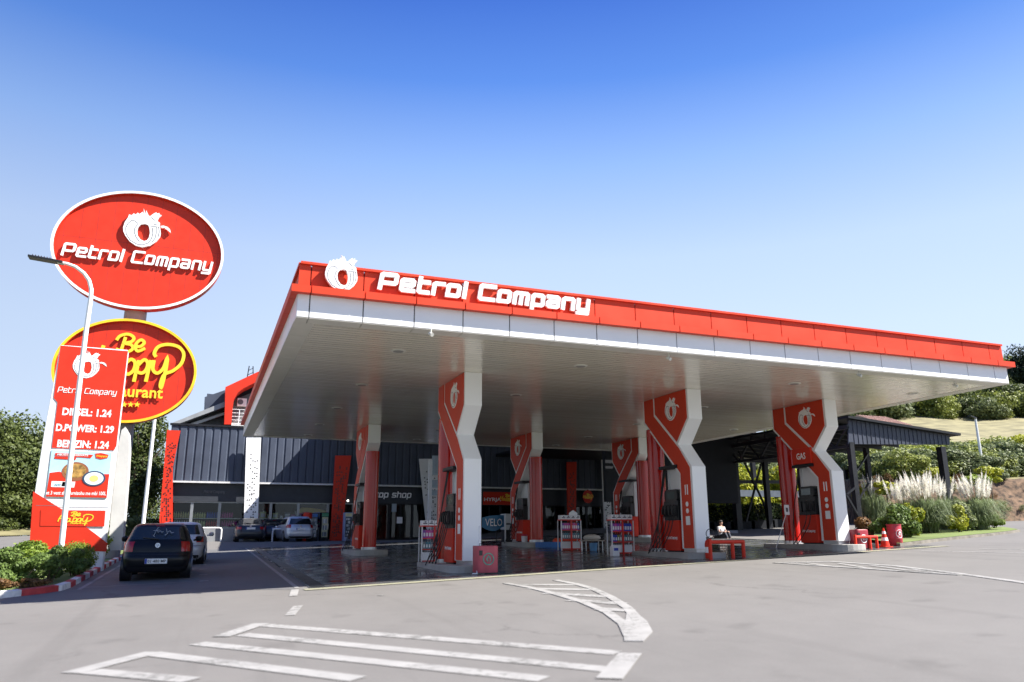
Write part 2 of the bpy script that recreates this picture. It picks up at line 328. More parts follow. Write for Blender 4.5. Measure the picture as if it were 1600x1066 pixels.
# techno lettering
GL={'P':([[(0,0),(0,1),(.8,1),(.8,.38),(.08,.38)]],.8),'e':([[(.08,.38),(.62,.38),(.62,.75),(0,.75),(0,0),(.66,0)]],.62),
't':([[(0,1.0),(0,0),(.5,0)],[(.08,.75),(.48,.75)]],.48),'r':([[(0,0),(0,.75),(.5,.75)]],.46),'o':([[(0,0),(0,.75),(.62,.75),(.62,0),(0,0)]],.62),
'l':([[(0,0),(0,1)]],0),'C':([[(.8,1),(0,1),(0,0),(.8,0)]],.78),'m':([[(0,0),(0,.75),(.76,.75),(.76,0)],[(.38,.68),(.38,0)]],.76),
'p':([[(0,-.3),(0,.75),(.62,.75),(.62,0),(.08,0)]],.62),'a':([[(0,.75),(.62,.75),(.62,0),(0,0),(0,.38),(.54,.38)]],.62),
'n':([[(0,0),(0,.75),(.62,.75),(.62,0)]],.62),'y':([[(0,.75),(0,0),(.54,0)],[(.62,.75),(.62,-.3),(0,-.3)]],.62),' ':([],.22),
's':([[(.6,.75),(0,.75),(0,.38),(.6,.38),(.6,0),(0,0)]],.6),'h':([[(0,0),(0,1)],[(.08,.75),(.62,.75),(.62,0)]],.62)}
def techno(mb,txt,xf,x0,y0,width,cap,d0,d1,sw=.2,shear=.12,mi=0):
    adv=0
    for ch in txt: adv+=GL[ch][1]+.34
    adv-=.34; sc=width/(adv+sw); xx=sw/2
    for ch in txt:
        for st in GL[ch][0]:
            # soften corners
            Q=[]
            for i,p in enumerate(st):
                if 0<i<len(st)-1:
                    a=Vector(st[i-1]);b=Vector(p);c=Vector(st[i+1]); e=.07
                    Q+= [tuple(b+(a-b).normalized()*e),tuple(b+(c-b).normalized()*e)]
                else: Q.append(p)
            ww=sw*min(sc,cap)
            P=[(x0+(xx+x)*sc+shear*y*cap,y0+sw/2*cap+y*cap*(1-sw)) for x,y in Q]
            # square the ends
            a=Vector(P[0]);b=Vector(P[1]); P[0]=tuple(a+(a-b).normalized()*ww/2)
            a=Vector(P[-1]);b=Vector(P[-2]); P[-1]=tuple(a+(a-b).normalized()*ww/2)
            mb.stroke(P,ww,xf,d0,d1,mi)
        xx+=GL[ch][1]+.34
DR_OUT=[(170,560),(190,460),(235,380),(250,320),(300,330),(330,290),(370,310),(400,270),(440,290),(490,240),(520,285),(500,180),(555,285),(550,205),(610,300),(640,300),(700,245),(745,220),(735,248),(800,225),(785,250),(850,260),(800,310),(770,370),(830,400),(835,440),(845,480),(868,580),(860,650),(800,740),(700,820),(560,862),(440,850),(320,790),(230,700),(185,630)]
DR_IN=[(430,580),(440,530),(480,470),(560,450),(620,460),(650,520),(668,600),(660,680),(630,735),(580,755),(510,735),(450,670)]
DR_T=[(850,455),(900,440),(980,455),(1030,490),(1055,550),(990,512),(930,478),(870,478)]
DR_L=[[(430,460),(370,420),(310,420),(250,480),(220,560),(240,670),(330,770),(460,825),(560,825),(660,780),(710,700),(725,600),(700,500)],
 [(430,475),(385,540),(380,620),(430,710),(500,775)],[(770,480),(785,590),(775,680),(720,770)],[(820,480),(838,570),(825,660)],[(640,478),(830,478)],[(715,437),(785,445)],[(650,320),(740,370)]]
def drn(P,s): return [((x-520)/700*s*.82,(560-y)/700*s) for x,y in P]
def emblem(parent,xf,s,d0,d1,tongue=True,lines=True,name='emblem',mt=None,lmt=None):
    mb=MB(); flat(mb,[drn(DR_OUT,s),drn(DR_IN,s)],xf,d0,d1)
    if tongue: mb.prism(drn(DR_T,s),xf,d0,d1)
    if lines:
        for l in DR_L: mb.stroke(drn(l,s),.019*s,xf,d1,d1+.002,1,ramp=.001)
    return mb.build(name,[mt or LETTER,lmt or GREYL],parent,rec=True)

# ================================================================ GROUND (structure)
def lat(a):  # helper coordinate lists
    return a
def frange(a,b,st):
    o=[];x=a
    while x<b-1e-6: o.append(x); x+=st
    o.append(b); return o
def grid(name,xs,ys,dz,mt,fn=gz):
    mb=MB(); nx=len(xs)
    mb.v=[(x,y,fn(x,y)+dz) for y in ys for x in xs]
    for j in range(len(ys)-1):
        for i in range(nx-1): mb.f.append([j*nx+i,j*nx+i+1,(j+1)*nx+i+1,(j+1)*nx+i]); mb.m.append(0)
    return tag(mb.build(name,mt,smooth='all'),kind='structure')
grid('ground',[-3000,-800,-300,-120]+frange(-60,80,10)+[120,300,800,3000],[-300,-60]+frange(-30,80,10)+[120,300,800,2500],-.35,GRASS)
grid('forecourt_asphalt',[-60,-40,-30]+frange(-22,70,2),[-28,-16,-8]+frange(0,76,2),0,ASPH)
def pxy(pts): return [gnd(x,y) for x,y in pts]
def gpoly(name,pts,dz,mt):
    mb=MB(); mb.add([(p[0],p[1],gz(p[0],p[1])+dz) for p in pts],[list(range(len(pts)))]); return tag(mb.build(name,mt),kind='structure')
# darker glossy apron under the canopy and a darker parking lot strip
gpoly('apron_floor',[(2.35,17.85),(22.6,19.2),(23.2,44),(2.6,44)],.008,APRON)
gpoly('parking_asphalt',[(-2.7,21.8),(2.05,17.9),(2.35,44),(-2.9,44)],.004,LOT)
mb=MB()
for a,b,wd in [((2.2,17.72),(22.7,19.1),.34)]:
    d=(Vector(b)-Vector(a)).normalized(); n=Vector((-d.y,d.x))
    q=[Vector(a)-n*wd/2,Vector(b)-n*wd/2,Vector(b)+n*wd/2,Vector(a)+n*wd/2]
    mb.add([(p.x,p.y,gz(p.x,p.y)+.013) for p in q],[(0,1,2,3)])
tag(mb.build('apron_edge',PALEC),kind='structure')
mb=MB(); mb.add([(x,y,gz(x,y)+.014) for x,y in [(2.42,18.3),(2.72,18.3),(2.98,44),(2.68,44)]],[(0,1,2,3)])
tag(mb.build('drain_channel',DARK),kind='structure')
# painted markings
LV=[0]
def markline(mb,a,b,wd,px=True):
    A=gnd(*a) if px else Vector((a[0],a[1],0)); B=gnd(*b) if px else Vector((b[0],b[1],0))
    d=(B-A).to_2d().normalized(); n=Vector((-d.y,d.x)); LV[0]+=1; dz=.005+.0008*(LV[0]%9)
    q=[(A.x-n.x*wd/2,A.y-n.y*wd/2),(B.x-n.x*wd/2,B.y-n.y*wd/2),(B.x+n.x*wd/2,B.y+n.y*wd/2),(A.x+n.x*wd/2,A.y+n.y*wd/2)]
    mb.add([(x,y,gz(x,y)+dz) for x,y in q],[(0,1,2,3)])
mb=MB()
for a,b in [((408,977),(965,1021)),((378,992),(952,1047)),((308,1006),(850,1062)),((235,1022),(560,1062)),((140,1050),(300,1064)),((110,1053),(240,1020)),((345,996),(408,975)),((985,1022),(952,1062)),((70,1080),(700,1120))]:
    markline(mb,a,b,.25)
tag(mb.build('hatched_box_marking',PAINT),kind='structure')
mb=MB(); xfg=lambda x,y,z: Vector((x,y,gz(x,y)+z))
def curve_mark(pts,wd,dz):
    P=[gnd(x,y) for x,y in pts]; mb.stroke([(p.x,p.y) for p in P],wd,xfg,.003,dz-.009,ramp=.0006)
curve_mark([(868,907),(900,913),(925,920),(955,934),(980,950),(996,968),(1003,984),(997,1000)],.16,.02)
curve_mark([(790,912),(830,919),(865,928),(910,941),(950,958),(975,976),(985,996)],.16,.022)
curve_mark([(985,955),(994,972),(997,988),(990,1003)],[.1,.3,.36,.22],.019)
for a,b in [((800,914),(905,914)),((826,920),(930,922)),((852,927),(953,933)),((890,938),(975,944)),((935,952),(987,955))]: markline(mb,a,b,.3)
tag(mb.build('leaf_shaped_marking',PAINT),kind='structure')
mb=MB()
curve_mark([(1210,880),(1300,878),(1400,885),(1500,897),(1600,911),(1700,928)],.18,.02)
curve_mark([(1210,880),(1320,887),(1420,894),(1500,899)],.14,.023)
for a,b in [((1260,880),(1310,887)),((1310,881),(1360,889)),((1360,884),(1420,892)),((1420,889),(1470,896))]: markline(mb,a,b,.12)
markline(mb,(1440,861),(1620,865),.14); markline(mb,(1530,858),(1700,861),.12)
tag(mb.build('lane_marking',PAINT),kind='structure')
mb=MB()
markline(mb,(2.12,18.3),(2.36,44),.1,False)
markline(mb,(453,962),(466,947),.16); markline(mb,(458,932),(461,922),.16)
for k,y in enumerate([22.0,24.6,27.2,29.8,32.4,35.0,37.6,40.2]):
    markline(mb,(-2.6,y),(-.05,y+.0),.07,False); markline(mb,(.12,y),(.34,y),.2,False)
markline(mb,(-2.5,21.4),(-2.55,44),.1,False)
markline(mb,(590,931),(600,931),.1)
tag(mb.build('parking_bay_marking',PAINT),kind='structure')
# ---------------------------------------------------------------- hillside
UH=Vector((math.sin(YAW),math.cos(YAW))); VH=Vector((UH.y,-UH.x))
def lerp(tab,u):
    for i in range(len(tab)-1):
        if u<=tab[i+1][0]:
            a,b=tab[i],tab[i+1]; return a[1]+(b[1]-a[1])*max(0,(u-a[0]))/(b[0]-a[0])
    return tab[-1][1]
E0=[(0,.021),(2.4,.068),(9,.075),(34,.084),(60,.104),(80,.118),(105,.135),(140,.157),(250,.19),(350,.205),(420,.20),(900,.12)]
def hillz(u,q):
    ub=50+14*sm((.46-q)/.1); e=lerp(E0,u-ub); es=.205-(.66-q)*.3
    nz_=.12*math.sin(u*.21+q*31)+.15*math.sin(q*57+u*.05)
    z=CAMZ+u*min(e,max(es,-.2)); x=UH.x*u+VH.x*q*u; y=UH.y*u+VH.y*q*u
    if u-ub>.5: z+=nz_*min(1,(u-ub)/40)
    if u-ub<=0: z=gz(x,y)-.15
    return x,y,z
US=[-2,0,.3,.6,.9,1.2,1.5,1.8,2.1,2.4,3.5,6,9,14,20,27,34,45,60,75,90,105,120,140,165,200,250,300,350,420,600,900]
QS=[.14+i*.006 for i in range(0,200)]
mb=MB(); nq=len(QS)
for q in QS:
    ub=50+14*sm((.46-q)/.1)
    for k,du in enumerate(US):
        x,y,z=hillz(ub+du,q)
        if 0<du<=2.4: # rough cut bank
            jr=random.Random(int(q*5000)+k); x+=jr.uniform(-.13,.13)+.15*math.sin(q*40); y+=jr.uniform(-.13,.13); z+=jr.uniform(-.07,.07)
        mb.v.append((x,y,z))
nu=len(US)
for i in range(nq-1):
    for k in range(nu-1):
        du=US[k]; mi=0
        if 0<=du<2.4: mi=1
        elif 2.4<=du<9: mi=2
        elif 60<=du<140: mi=3
        mb.f.append([i*nu+k,i*nu+k+1,(i+1)*nu+k+1,(i+1)*nu+k]); mb.m.append(mi)
tag(mb.build('hillside',[GRASS,SOIL,DRYG,FIELD],smooth='all'),kind='structure')
def hp(px,du):   # a point on the hillside seen under image column px, du metres behind the bank
    q=(px-800)/F_PX; q=q*1.03
    ub=50+14*sm((.46-q)/.1); x,y,z=hillz(ub+du,q); return Vector((x,y,z))
# distant hills on the left horizon
mb=MB(); N=60
for i in range(N+1):
    a=math.radians(-50+i*2.2); h_=45+38*math.sin(i*.31)+22*math.sin(i*.83+1)+10*math.sin(i*2.1)
    for (r_,z_) in [(1500,-5),(1700,h_*.7),(1900,h_),(2300,-5)]: mb.v.append((math.sin(a)*r_,math.cos(a)*r_,z_))
for i in range(N):
    for k in range(3): mb.f.append([i*4+k,(i+1)*4+k,(i+1)*4+k+1,i*4+k+1]); mb.m.append(0)
tag(mb.build('distant_hills',mat('far_hill',(.16,.22,.22),.95,var=.2,scale=.01),smooth='all'),kind='structure')
# ================================================================ CANOPY
X0,X1,Y0,Y1,HS=1.5,22.64,16.05,37.12,5.6
can=thing('fuel_canopy','wide flat red and white petrol station canopy over the pumps','canopy',(12,26,5.6))
mb=MB(); mb.box(X0+.14,X1-.14,Y0+.14,Y1-.14,5.62,6.775); mb.build('roof_slab',BLACK,can,rec=True)
mb=MB(); mb.box(X0+.42,X1-.42,Y0+.42,Y1-.42,5.60,5.617); mb.build('soffit',SOFFIT,can,rec=True)
# soffit border trim with joints
mb=MB()
sx=[1.5,1.76]+[1.76+1.128*k for k in range(1,19)]
for a,b in zip(sx,sx[1:]+[X1]):
    if b-a>.05: mb.box(a+.008,b-.008,Y0,Y0+.42,5.592,5.616)
ys=frange(Y0+.42,Y1,1.17)
for a,b in zip(ys,ys[1:]):
    mb.box(X0,X0+.42,a+.008,b-.008,5.592,5.616); mb.box(X1-.42,X1,a+.008,b-.008,5.592,5.616)
mb.box(X0+.42,X1-.42,Y1-.42,Y1,5.592,5.616)
mb.build('soffit_border',mat('soffit_trim',(.6,.59,.54),.35,var=.04),can,rec=True)
mb=MB()
for a,b in zip(sx,sx[1:]+[X1]):
    if b-a>.05: mb.box(a+.012,b-.012,Y0-.0,Y0+.028,5.6,6.1)
for a,b in zip([Y0+.03]+ys[0:],ys[0:]):
    if b-a>.05:
        mb.box(X0,X0+.028,a+.012,b-.012,5.6,6.1); mb.box(X1-.028,X1,a+.012,b-.012,5.6,6.1)
mb.box(X0,X1,Y1-.028,Y1,5.6,6.1); mb.build('white_fascia',WHITE,can,rec=True)
mb=MB()
for a,b in zip(sx,sx[1:]+[X1]):
    if b-a>.05:
        mb.box(a+.012 if a>1.6 else a-.14,b-.012 if b<X1-.1 else b+.16,Y0-.17,Y0+.1,6.1,6.26); mb.box(a+.012,b-.012,Y0+.06,Y0+.09,6.26,6.78)
for a,b in zip([Y0+.1]+ys[0:],ys[0:]):
    if b-a>.05:
        for xa,xb,xc,xd in [(X0-.14,X0+.1,X0+.06,X0+.09),(X1-.1,X1+.16,X1-.09,X1-.06)]:
            mb.box(xa,xb,a+.01,b-.01,6.1,6.26); mb.box(xc,xd,a+.01,b-.01,6.26,6.78)
mb.box(X0,X1,Y1-.1,Y1+.1,6.1,6.26); mb.box(X0,X1,Y1-.09,Y1-.06,6.26,6.78)
mb.build('red_fascia',RED,can,rec=True)
mb=MB(); mb.box(X0+.03,X1-.03,Y0+.0,Y0+.12,6.785,6.84); mb.box(X0+.0,X0+.12,Y0+.12,Y1,6.785,6.84); mb.box(X1-.12,X1,Y0+.12,Y1,6.785,6.84); mb.box(X0,X1,Y1,Y1+.05,6.785,6.84)
mb.build('top_edge_trim',RED,can,rec=True)
emblem(can,front((2.37,15.97,6.585)),.84,-.04,.05,tongue=False)
mb=MB(); techno(mb,'Petrol Company',front((3.17,16.02,6.375)),0,0,5.15,.42,-.05,.02,sw=.235)
mb.build('lettering',LETTER,can,rec=True)
SPOT=mat('spot_body',(.55,.55,.5),.4)
for (px,py) in [(673,524),(1045,562),(1343,588),(1493,604)]:
    P=gnd(0,0); r=ray(px,py); k=(5.45-CAMZ)/r.z; P=Vector((0,0,CAMZ))+r*k
    mb=MB(); mb.tube([(P.x,P.y,5.6),(P.x,P.y,5.5)],.02,6); mb.tube([(P.x-.02,P.y+.06,5.51),(P.x+.02,P.y-.05,5.45)],[.035,.045],10); mb.build('spotlight',SPOT,can,rec=True,smooth=True)
for X in (4.2,9.2,16.4,21.2):
    for Y in (18.3,23,27.6,32,35.6):
        mb=MB(); mb.lathe([(.17,5.585),(.2,5.599),(.2,5.605)],14,(X,Y,0)); mb.lathe([(.13,5.575),(.13,5.584)],14,(X,Y,0),1)
        mb.build('ceiling_light',[SPOT,mat('lamp_glass',(.35,.35,.33),.2) if X==4.2 and Y==18.3 else bpy.data.materials['lamp_glass']],can,rec=True,smooth=True)
# ================================================================ COLUMNS, ISLANDS
def column(X,Yf,zb,mir,label,island_label,pillar_label):
    """X=left face, Yf=end of the head nearest the island end, mir: +1 leg in front"""
    S=1 if mir>0 else -1
    Yr=(lambda y: Yf+y) if S>0 else (lambda y: Yf+2.65-y)
    Wd=.5
    t=thing('canopy_column',label,'column',(X+Wd/2,Yr(1.3),zb),group='zigzag canopy columns on the pump islands')
    xf=lambda y,z,d: Vector((X-d,Yr(y),z))
    out=[(0,HS-.002),(0,4.67),(.67,3.93),(0,3.2),(0,zb+.1),(.75,zb+.1),(.7,3.0),(2.65,4.85),(2.65,HS-.002)]
    mb=MB(); mb.prism(out,lambda y,z,d: Vector((X+d,Yr(y),z)),0,Wd); mb.build('frame',WHITE,t,rec=True,bevel=.012)
    mb=MB(); mb.box(X+.03,X+Wd-.03,min(Yr(.04),Yr(.7)),max(Yr(.04),Yr(.7)),zb,zb+.1); mb.build('plinth',STEEL,t,rec=True)
    for sd in (0,1):
        XX=X if sd==0 else X+Wd
        sg=-1 if sd==0 else 1
        x2=lambda y,z,d: Vector((XX+sg*d,Yr(y),z))
        mb=MB(); mb.prism([(.09,HS-.01),(.09,4.70),(.72,4.02),(1.9,5.05),(1.9,HS-.01)],x2,0,.018); mb.build('logo_shield',RED,t,rec=True)
        mb=MB(); mb.prism([(2.0,HS-.01),(2.0,5.0),(.62,3.8),(.1,3.17),(.1,zb+.12),(.62,zb+.12),(.6,3.03),(2.56,4.88),(2.56,HS-.01)],x2,0,.02); mb.build('red_band',RED,t,rec=True)
        if sd==0:
            e=emblem(t,xfp((X-.018,Yr(.95),5.05),(0,-S if S>0 else -1,0),(0,0,1)) ,.78,0,.014,lines=True)
    # small white notices on the leg
    mb=MB(); y0=.22
    for zz,hh in [(2.35,.3),(2.02,.16),(1.82,.16),(1.5,.26)]:
        a,b=Yr(y0),Yr(y0+.22)
        if hh==.16: mb.tube([(X-.021,(a+b)/2,zb+zz-.6),(X-.024,(a+b)/2,zb+zz-.6)],.075,14)
        elif hh==.3:
            mb.box(X-.023,X-.021,min(a,b)+.02,min(a,b)+.07,zb+zz-.65,zb+zz-.35); mb.box(X-.023,X-.021,max(a,b)-.09,max(a,b)-.04,zb+zz-.65,zb+zz-.35)
        else: mb.box(X-.023,X-.021,min(a,b),max(a,b),zb+zz-.7,zb+zz-.44)
    mb.build('notice',LETTER,t,rec=True)
    # round pillar under the other end of the head
    tp=thing('round_pillar',pillar_label,'pillar',(X+Wd/2,Yr(2.4),zb),group='round red pillars on the pump islands')
    mb=MB(); mb.lathe([(.30,.1),(.30,4.52-zb if S<0 else 4.6-zb)],28,sx=.92); mb.build('shaft',REDD,tp,smooth=True)
    mb=MB(); mb.lathe([(.31,0),(.31,.1)],28); mb.build('base_ring',STEEL,tp,smooth=True)
    # island kerb
    ti=thing('pump_island',island_label,'kerb island',(X+Wd/2,Yr(1.5),zb),group='raised concrete pump islands')
    A,B=(Yf-.55,Yf+3.5) if S>0 else (Yf-.75,Yf+3.1)
    P=[];cx=X+Wd/2-.02;R_=.68
    for k in range(13): a=PI*k/12; P.append((cx+R_*math.cos(a),B-R_*.8+R_*.8*math.sin(a)))
    for k in range(13): a=PI+PI*k/12; P.append((cx+R_*math.cos(a),A+R_*.8+R_*.8*math.sin(a)))
    mb=MB(); mb.prism(P,lambda x,y,z: Vector((x,y,z)),zb-.35,zb); mb.build('slab',CONC,ti,rec=True,bevel=.02)
    return t
CX=[6.52,13.78,19.2]; 
names=['nearest','middle','rightmost']
zf=[.42,.66,.86]; zr=[.66,.90,1.08]
for i,X in enumerate(CX):
    pos=['front row column beside the pink bin, nearest to the camera','front row column behind the red rail with extinguisher','front row column with the gas pump, beside the right hand bins'][i]
    column(X,20.1,zf[i],1,'red and white zigzag '+pos,
      ['concrete pump island under the nearest column and pink bin','concrete pump island behind the red rail with extinguisher','concrete pump island of the gas pump on the right'][i],
      ['round red pillar right behind the nearest zigzag column','round red pillar behind the middle front pump','round red pillar beside the gas pump'][i])
    pos=['back row column at left in front of the drinks fridges','back row column in the middle with a blue crate at its foot','back row column behind the full product rack on the right'][i]
    column(X+([-.45,-.5,-.55][i]),31.3,zr[i],-1,'red and white zigzag '+pos,
      ['rounded pump island at the left of the back row','pump island at the middle of the back row','pump island at the right of the back row'][i],
      ['glossy round red pillar in front of the left back pump','glossy round red pillar in front of the middle back pump','glossy round red pillar in front of the right back pump'][i])
# ================================================================ PUMPS
def pump(X,Y,zb,hside,label,gas=False):
    t=thing('fuel_dispenser',label,'fuel pump',(X,Y,zb),group='fuel dispensers on the islands'); 
    # local: faces -X, length along Y .8 ; hside +1 hoses toward +Y
    mb=MB(); mb.box(-.27,.27,-.42,.42,.04,.95); mb.build('base_cabinet',REDO,t,bevel=.015)
    mb=MB(); mb.box(-.2,.2,-.38,.38,0,.04); mb.build('foot',BLACK,t)
    mb=MB(); mb.box(-.25,.25,-.4,.4,.955,1.55); mb.box(-.27,-.25,-.36,.36,1.0,1.06); 
    for k in range(4): mb.box(-.31,-.25,-.36+k*.19,-.24+k*.19,1.06,1.4)
    mb.build('nozzle_bay',BLACK,t,bevel=.01)
    mb=MB(); mb.prism([(-.30,1.5),(.30,1.5),(.36,1.62),(.36,1.82),(.28,1.9),(-.28,1.9),(-.36,1.82),(-.36,1.62)],lambda y,z,d: Vector((d,y,z)),-.24,.24)
    mb.build('display_head',BLACK,t,bevel=.01)
    mb=MB(); mb.box(-.246,-.242,-.22,.22,1.62,1.83); mb.build('screen',mat('screen_glass',(.08,.1,.1),.1) if 'screen_glass' not in bpy.data.materials else bpy.data.materials['screen_glass'],t)
    mb=MB(); mb.box(.0,.12,-.36,.36,1.9,2.55); mb.build('back_panel',WHITE,t)
    mb=MB(); mb.box(-.03,.16,-.44,-.36,.95,2.55); mb.box(-.03,.16,.36,.44,.95,2.55); mb.build('mast',GALV,t)
    mb=MB(); mb.box(-.32,.32,-.5,.5,2.55,2.65); mb.build('top_bar',DARK,t,bevel=.01)
    emblem(t,leftf((-.272,0,.66)),.22,0,.004,lines=False)
    mb=MB(); techno(mb,'Petrol Company',leftf((-.272,.3,.38)),0,0,.6,.09,0,.003); mb.build('lettering',LETTER,t)
    if gas:
        mb=MB(); mb.box(-.3,.3,-.46,.46,2.66,3.2); mb.build('header_box',REDO,t,bevel=.01)
        mb=MB(); addtext(mb,'GAS',leftf((-.302,.22,2.82)),0,0,.44,.22,.004,.02); mb.build('header_text',LETTER,t)
    for k in range(4 if not gas else 2):
        y=-.3+k*.19
        mb=MB(); mb.tube([(-.33,y,1.08),(-.36,y,1.22),(-.38,y,1.36),(-.33,y,1.42)],[.02,.028,.03,.02],7); mb.box(-.42,-.34,y-.02,y+.02,1.12,1.3); n_=mb.build('nozzle',[BLACK],t,smooth=True)
        ys_=.30*hside; yo=hside*(.46+.1*k)
        pts=[]
        P0=Vector((-.36,y,1.1)); P1=Vector((-.55-.05*k,hside*(.25+.13*k),.0)); P2=Vector((-.42,hside*.5,.95)); P3=Vector((-.2,hside*(.25+.05*k),2.56))
        P0b=P0+Vector((-.12,.05*hside,-.5))
        ctrl=[P0,P0b,P1+Vector((0,0,.02)),P1+Vector((.05,.1*hside,.06)),P2,P2.lerp(P3,.5),P3]
        for i in range(len(ctrl)-1):
            a=ctrl[max(i-1,0)];b=ctrl[i];c=ctrl[i+1];d=ctrl[min(i+2,len(ctrl)-1)]
            for s_ in range(6):
                u=s_/6; pts.append(.5*((2*b)+(c-a)*u+(2*a-5*b+4*c-d)*u*u+(3*b-a-3*c+d)*u**3))
        pts.append(ctrl[-1]); pts=[Vector((p.x,p.y,max(p.z,-.1))) for p in pts]
        mb=MB(); mb.tube(pts,.014,6); mb.build('hose',RUBBER,t,smooth=True)
    return t
pump(6.75,21.35,.42,1,'fuel pump with long looping hoses behind the nearest column')
pump(14.02,21.35,.66,1,'fuel pump under the middle front column with hanging hoses')
pump(19.42,21.35,.86,1,'pump with a red header box reading GAS',gas=True)
pump(6.3,32.75,.66,1,'fuel pump at left of the back row beside its red pillar')
pump(13.5,32.75,.90,1,'fuel pump in the middle of the back row above the blue crate')
pump(18.9,32.75,1.08,1,'fuel pump at the right of the back row behind a product rack')
# ================================================================ OVAL PYLON SIGN
pyl=thing('pylon_sign','tall concrete pole carrying two red oval signs one above the other','sign',(-3.4,36.3,gz(-3.4,36)))
mb=MB(); mb.lathe([(.5,gz(-3.4,36)-.3),(.46,8),(.43,14.5)],28,(-3.4,36.4,0)); mb.build('pole',CONC,pyl,rec=True,smooth=True)
def oval(cx,cz,a,b,rimmat,name,yf):
    xf=front((cx,yf,cz)); N=72
    E_=lambda s,da=0: [((a*s+da)*math.cos(2*PI*k/N),(b*s+da)*math.sin(2*PI*k/N)) for k in range(N)]
    mb=MB(); mb.prism(E_(1,-.1),xf,-.55,-.13); o=mb.build(name,REDO,pyl,rec=True)
    def ring(da,db,d0,d1,mt,nm,par):
        mb=MB(); A=E_(1,da);B=E_(1,db); vs=[];n=N
        for P,d in ((A,d1),(B,d1),(B,d0),(A,d0)): vs+=[xf(x,y,d) for x,y in P]
        fs=[[r*n+i,r*n+(i+1)%n,((r+1)%4)*n+(i+1)%n,((r+1)%4)*n+i] for r in range(4) for i in range(n)]
        mb.add(vs,fs); return mb.build(nm,mt,par,rec=True,smooth=True)
    ring(0,-.1,-.6,0,REDO,'side_band',o); ring(.03,-.075,0,.05,rimmat,'rim',o)
    mb=MB()
    for k in range(-5,6):
        x=k*a/5.5+.07; hh=(b-.12)*math.sqrt(max(0,1-(x/a)**2))
        if hh>.3: mb.box(cx+x-.006,cx+x+.006,yf+.129,yf+.132,cz-hh,cz+hh)
    mb.box(cx-a*.96,cx+a*.96,yf+.1285,yf+.1315,cz+.28,cz+.292); mb.build('panel_joint',mat('joint',(.25,.01,.008),.6) if 'joint' not in bpy.data.materials else bpy.data.materials['joint'],o,rec=True)
    return o,xf
o1,xf1=oval(-3.44,13.39,3.40,2.68,WHITEP,'upper_oval',35.6)
YS=35.6
P=at(222,358,YS-.1); e=emblem(o1,front((P.x,YS-.1,P.z)),1.85,-.19,-.08)
A=at(93,402,YS-.1); B=at(331,431,YS-.1)
mb=MB(); techno(mb,'Petrol Company',xfp((A.x,YS-.1,A.z+.12),(1,0,0),(0,0,1)),0,0,B.x-A.x-.05,.62,-.19,-.11); mb.build('lettering',LETTER,o1,rec=True)
o2,xf2=oval(-3.42,8.0,2.72,2.2,mat('yellow_rim',(.8,.5,.02),.4),'lower_oval',35.6)
def cpx(x,y): # from a zoomed crop of the sign to metres on the sign plane
    P=at(x/2.665,280+y/2.665,YS-.1); return (P.x,P.z)
def smooth_(pts,n=5,closed=False):
    P=[Vector(p) for p in pts]; o=[]
    for i in range(len(P)-1):
        a=P[max(i-1,0)];b=P[i];c=P[i+1];d=P[min(i+2,len(P)-1)]
        for k in range(n):
            u=k/n; o.append(.5*((2*b)+(c-a)*u+(2*a-5*b+4*c-d)*u*u+(3*b-a-3*c+d)*u**3))
    o.append(P[-1]); return [tuple(p) for p in o]
HAPPY=[[(522,655),(512,685),(503,710)],[(484,668),(500,650),(532,643),(556,656),(548,674),(520,681),(546,688),(552,704),(532,716),(503,713),(482,704)],
 [(560,694),(585,694),(600,678),(588,667),(570,678),(562,698),(574,714),(604,702)],
 [(370,700),(345,760),(335,810)],[(345,762),(385,752),(420,750)],[(430,690),(408,760),(400,812),(420,810)],
 [(480,760),(452,755),(435,785),(440,812),(465,805),(482,765),(478,805),(500,808)],
 [(520,745),(524,752),(505,838)],[(522,765),(545,748),(562,762),(556,792),(535,810),(516,803)],
 [(578,752),(566,800),(556,842)],[(575,772),(600,750),(615,764),(608,792),(590,806),(568,800)],
 [(628,752),(616,800),(606,842)],
 [(640,752),(636,790),(655,806),(680,785),(696,742),(690,790),(672,862),(668,850),(684,812),(722,795),(755,765),(765,725),(745,697),(700,686),(660,695),(642,722),(650,738)]]
mb=MB()
for i,st in enumerate(HAPPY):
    pts=smooth_([cpx(*p) for p in st],5); mb.stroke(pts,.135 if i>2 else .12,lambda x,y,z: Vector((x,YS-.1-z,y)),-.2,-.10+.004*(i%4),ramp=.006)
mb.build('script_lettering',YEL,o2,rec=True)
mb=MB(); A=cpx(385,892);B=cpx(676,908); addtext(mb,'restaurant',lambda x,y,z: Vector((x,YS-.1-z,y)),A[0],B[1]-.05,B[0]-A[0],.42,-.11,.02)
addtext(mb,'restaurant',lambda x,y,z: Vector((x,YS-.1-z,y)),A[0],B[1]-.05,B[0]-A[0],.42,-.15,.02)
mb.build('small_lettering',YEL,o2,rec=True)
mb=MB()
for k in range(5):
    c_=cpx(570-k*27,937); pts=[]
    for j in range(10):
        r_=.13 if j%2==0 else .055; a=PI/2+j*PI/5; pts.append((c_[0]+r_*math.cos(a),c_[1]+r_*math.sin(a)))
    mb.prism(pts,lambda x,y,z: Vector((x,YS-.1-z,y)),-.2,-.11)
mb.build('star_row',YEL,o2,rec=True)
# concrete base fin of the pylon beside the price totem
mb=MB(); zg=gz(-3.2,32)
Pf=[at(x,y,31.0) for x,y in [(168,860),(178,760),(186,690),(190,672),(196,667),(201,676),(202,700),(200,740),(196,790),(190,860)]]
mb.prism([(p.x,p.z) for p in Pf],lambda x,y,z: Vector((x,31.0+z,y)),0,.9)
f=mb.build('concrete_fin',CONCW); tag(f,'pale rounded concrete fin rising behind the price board','concrete fin')
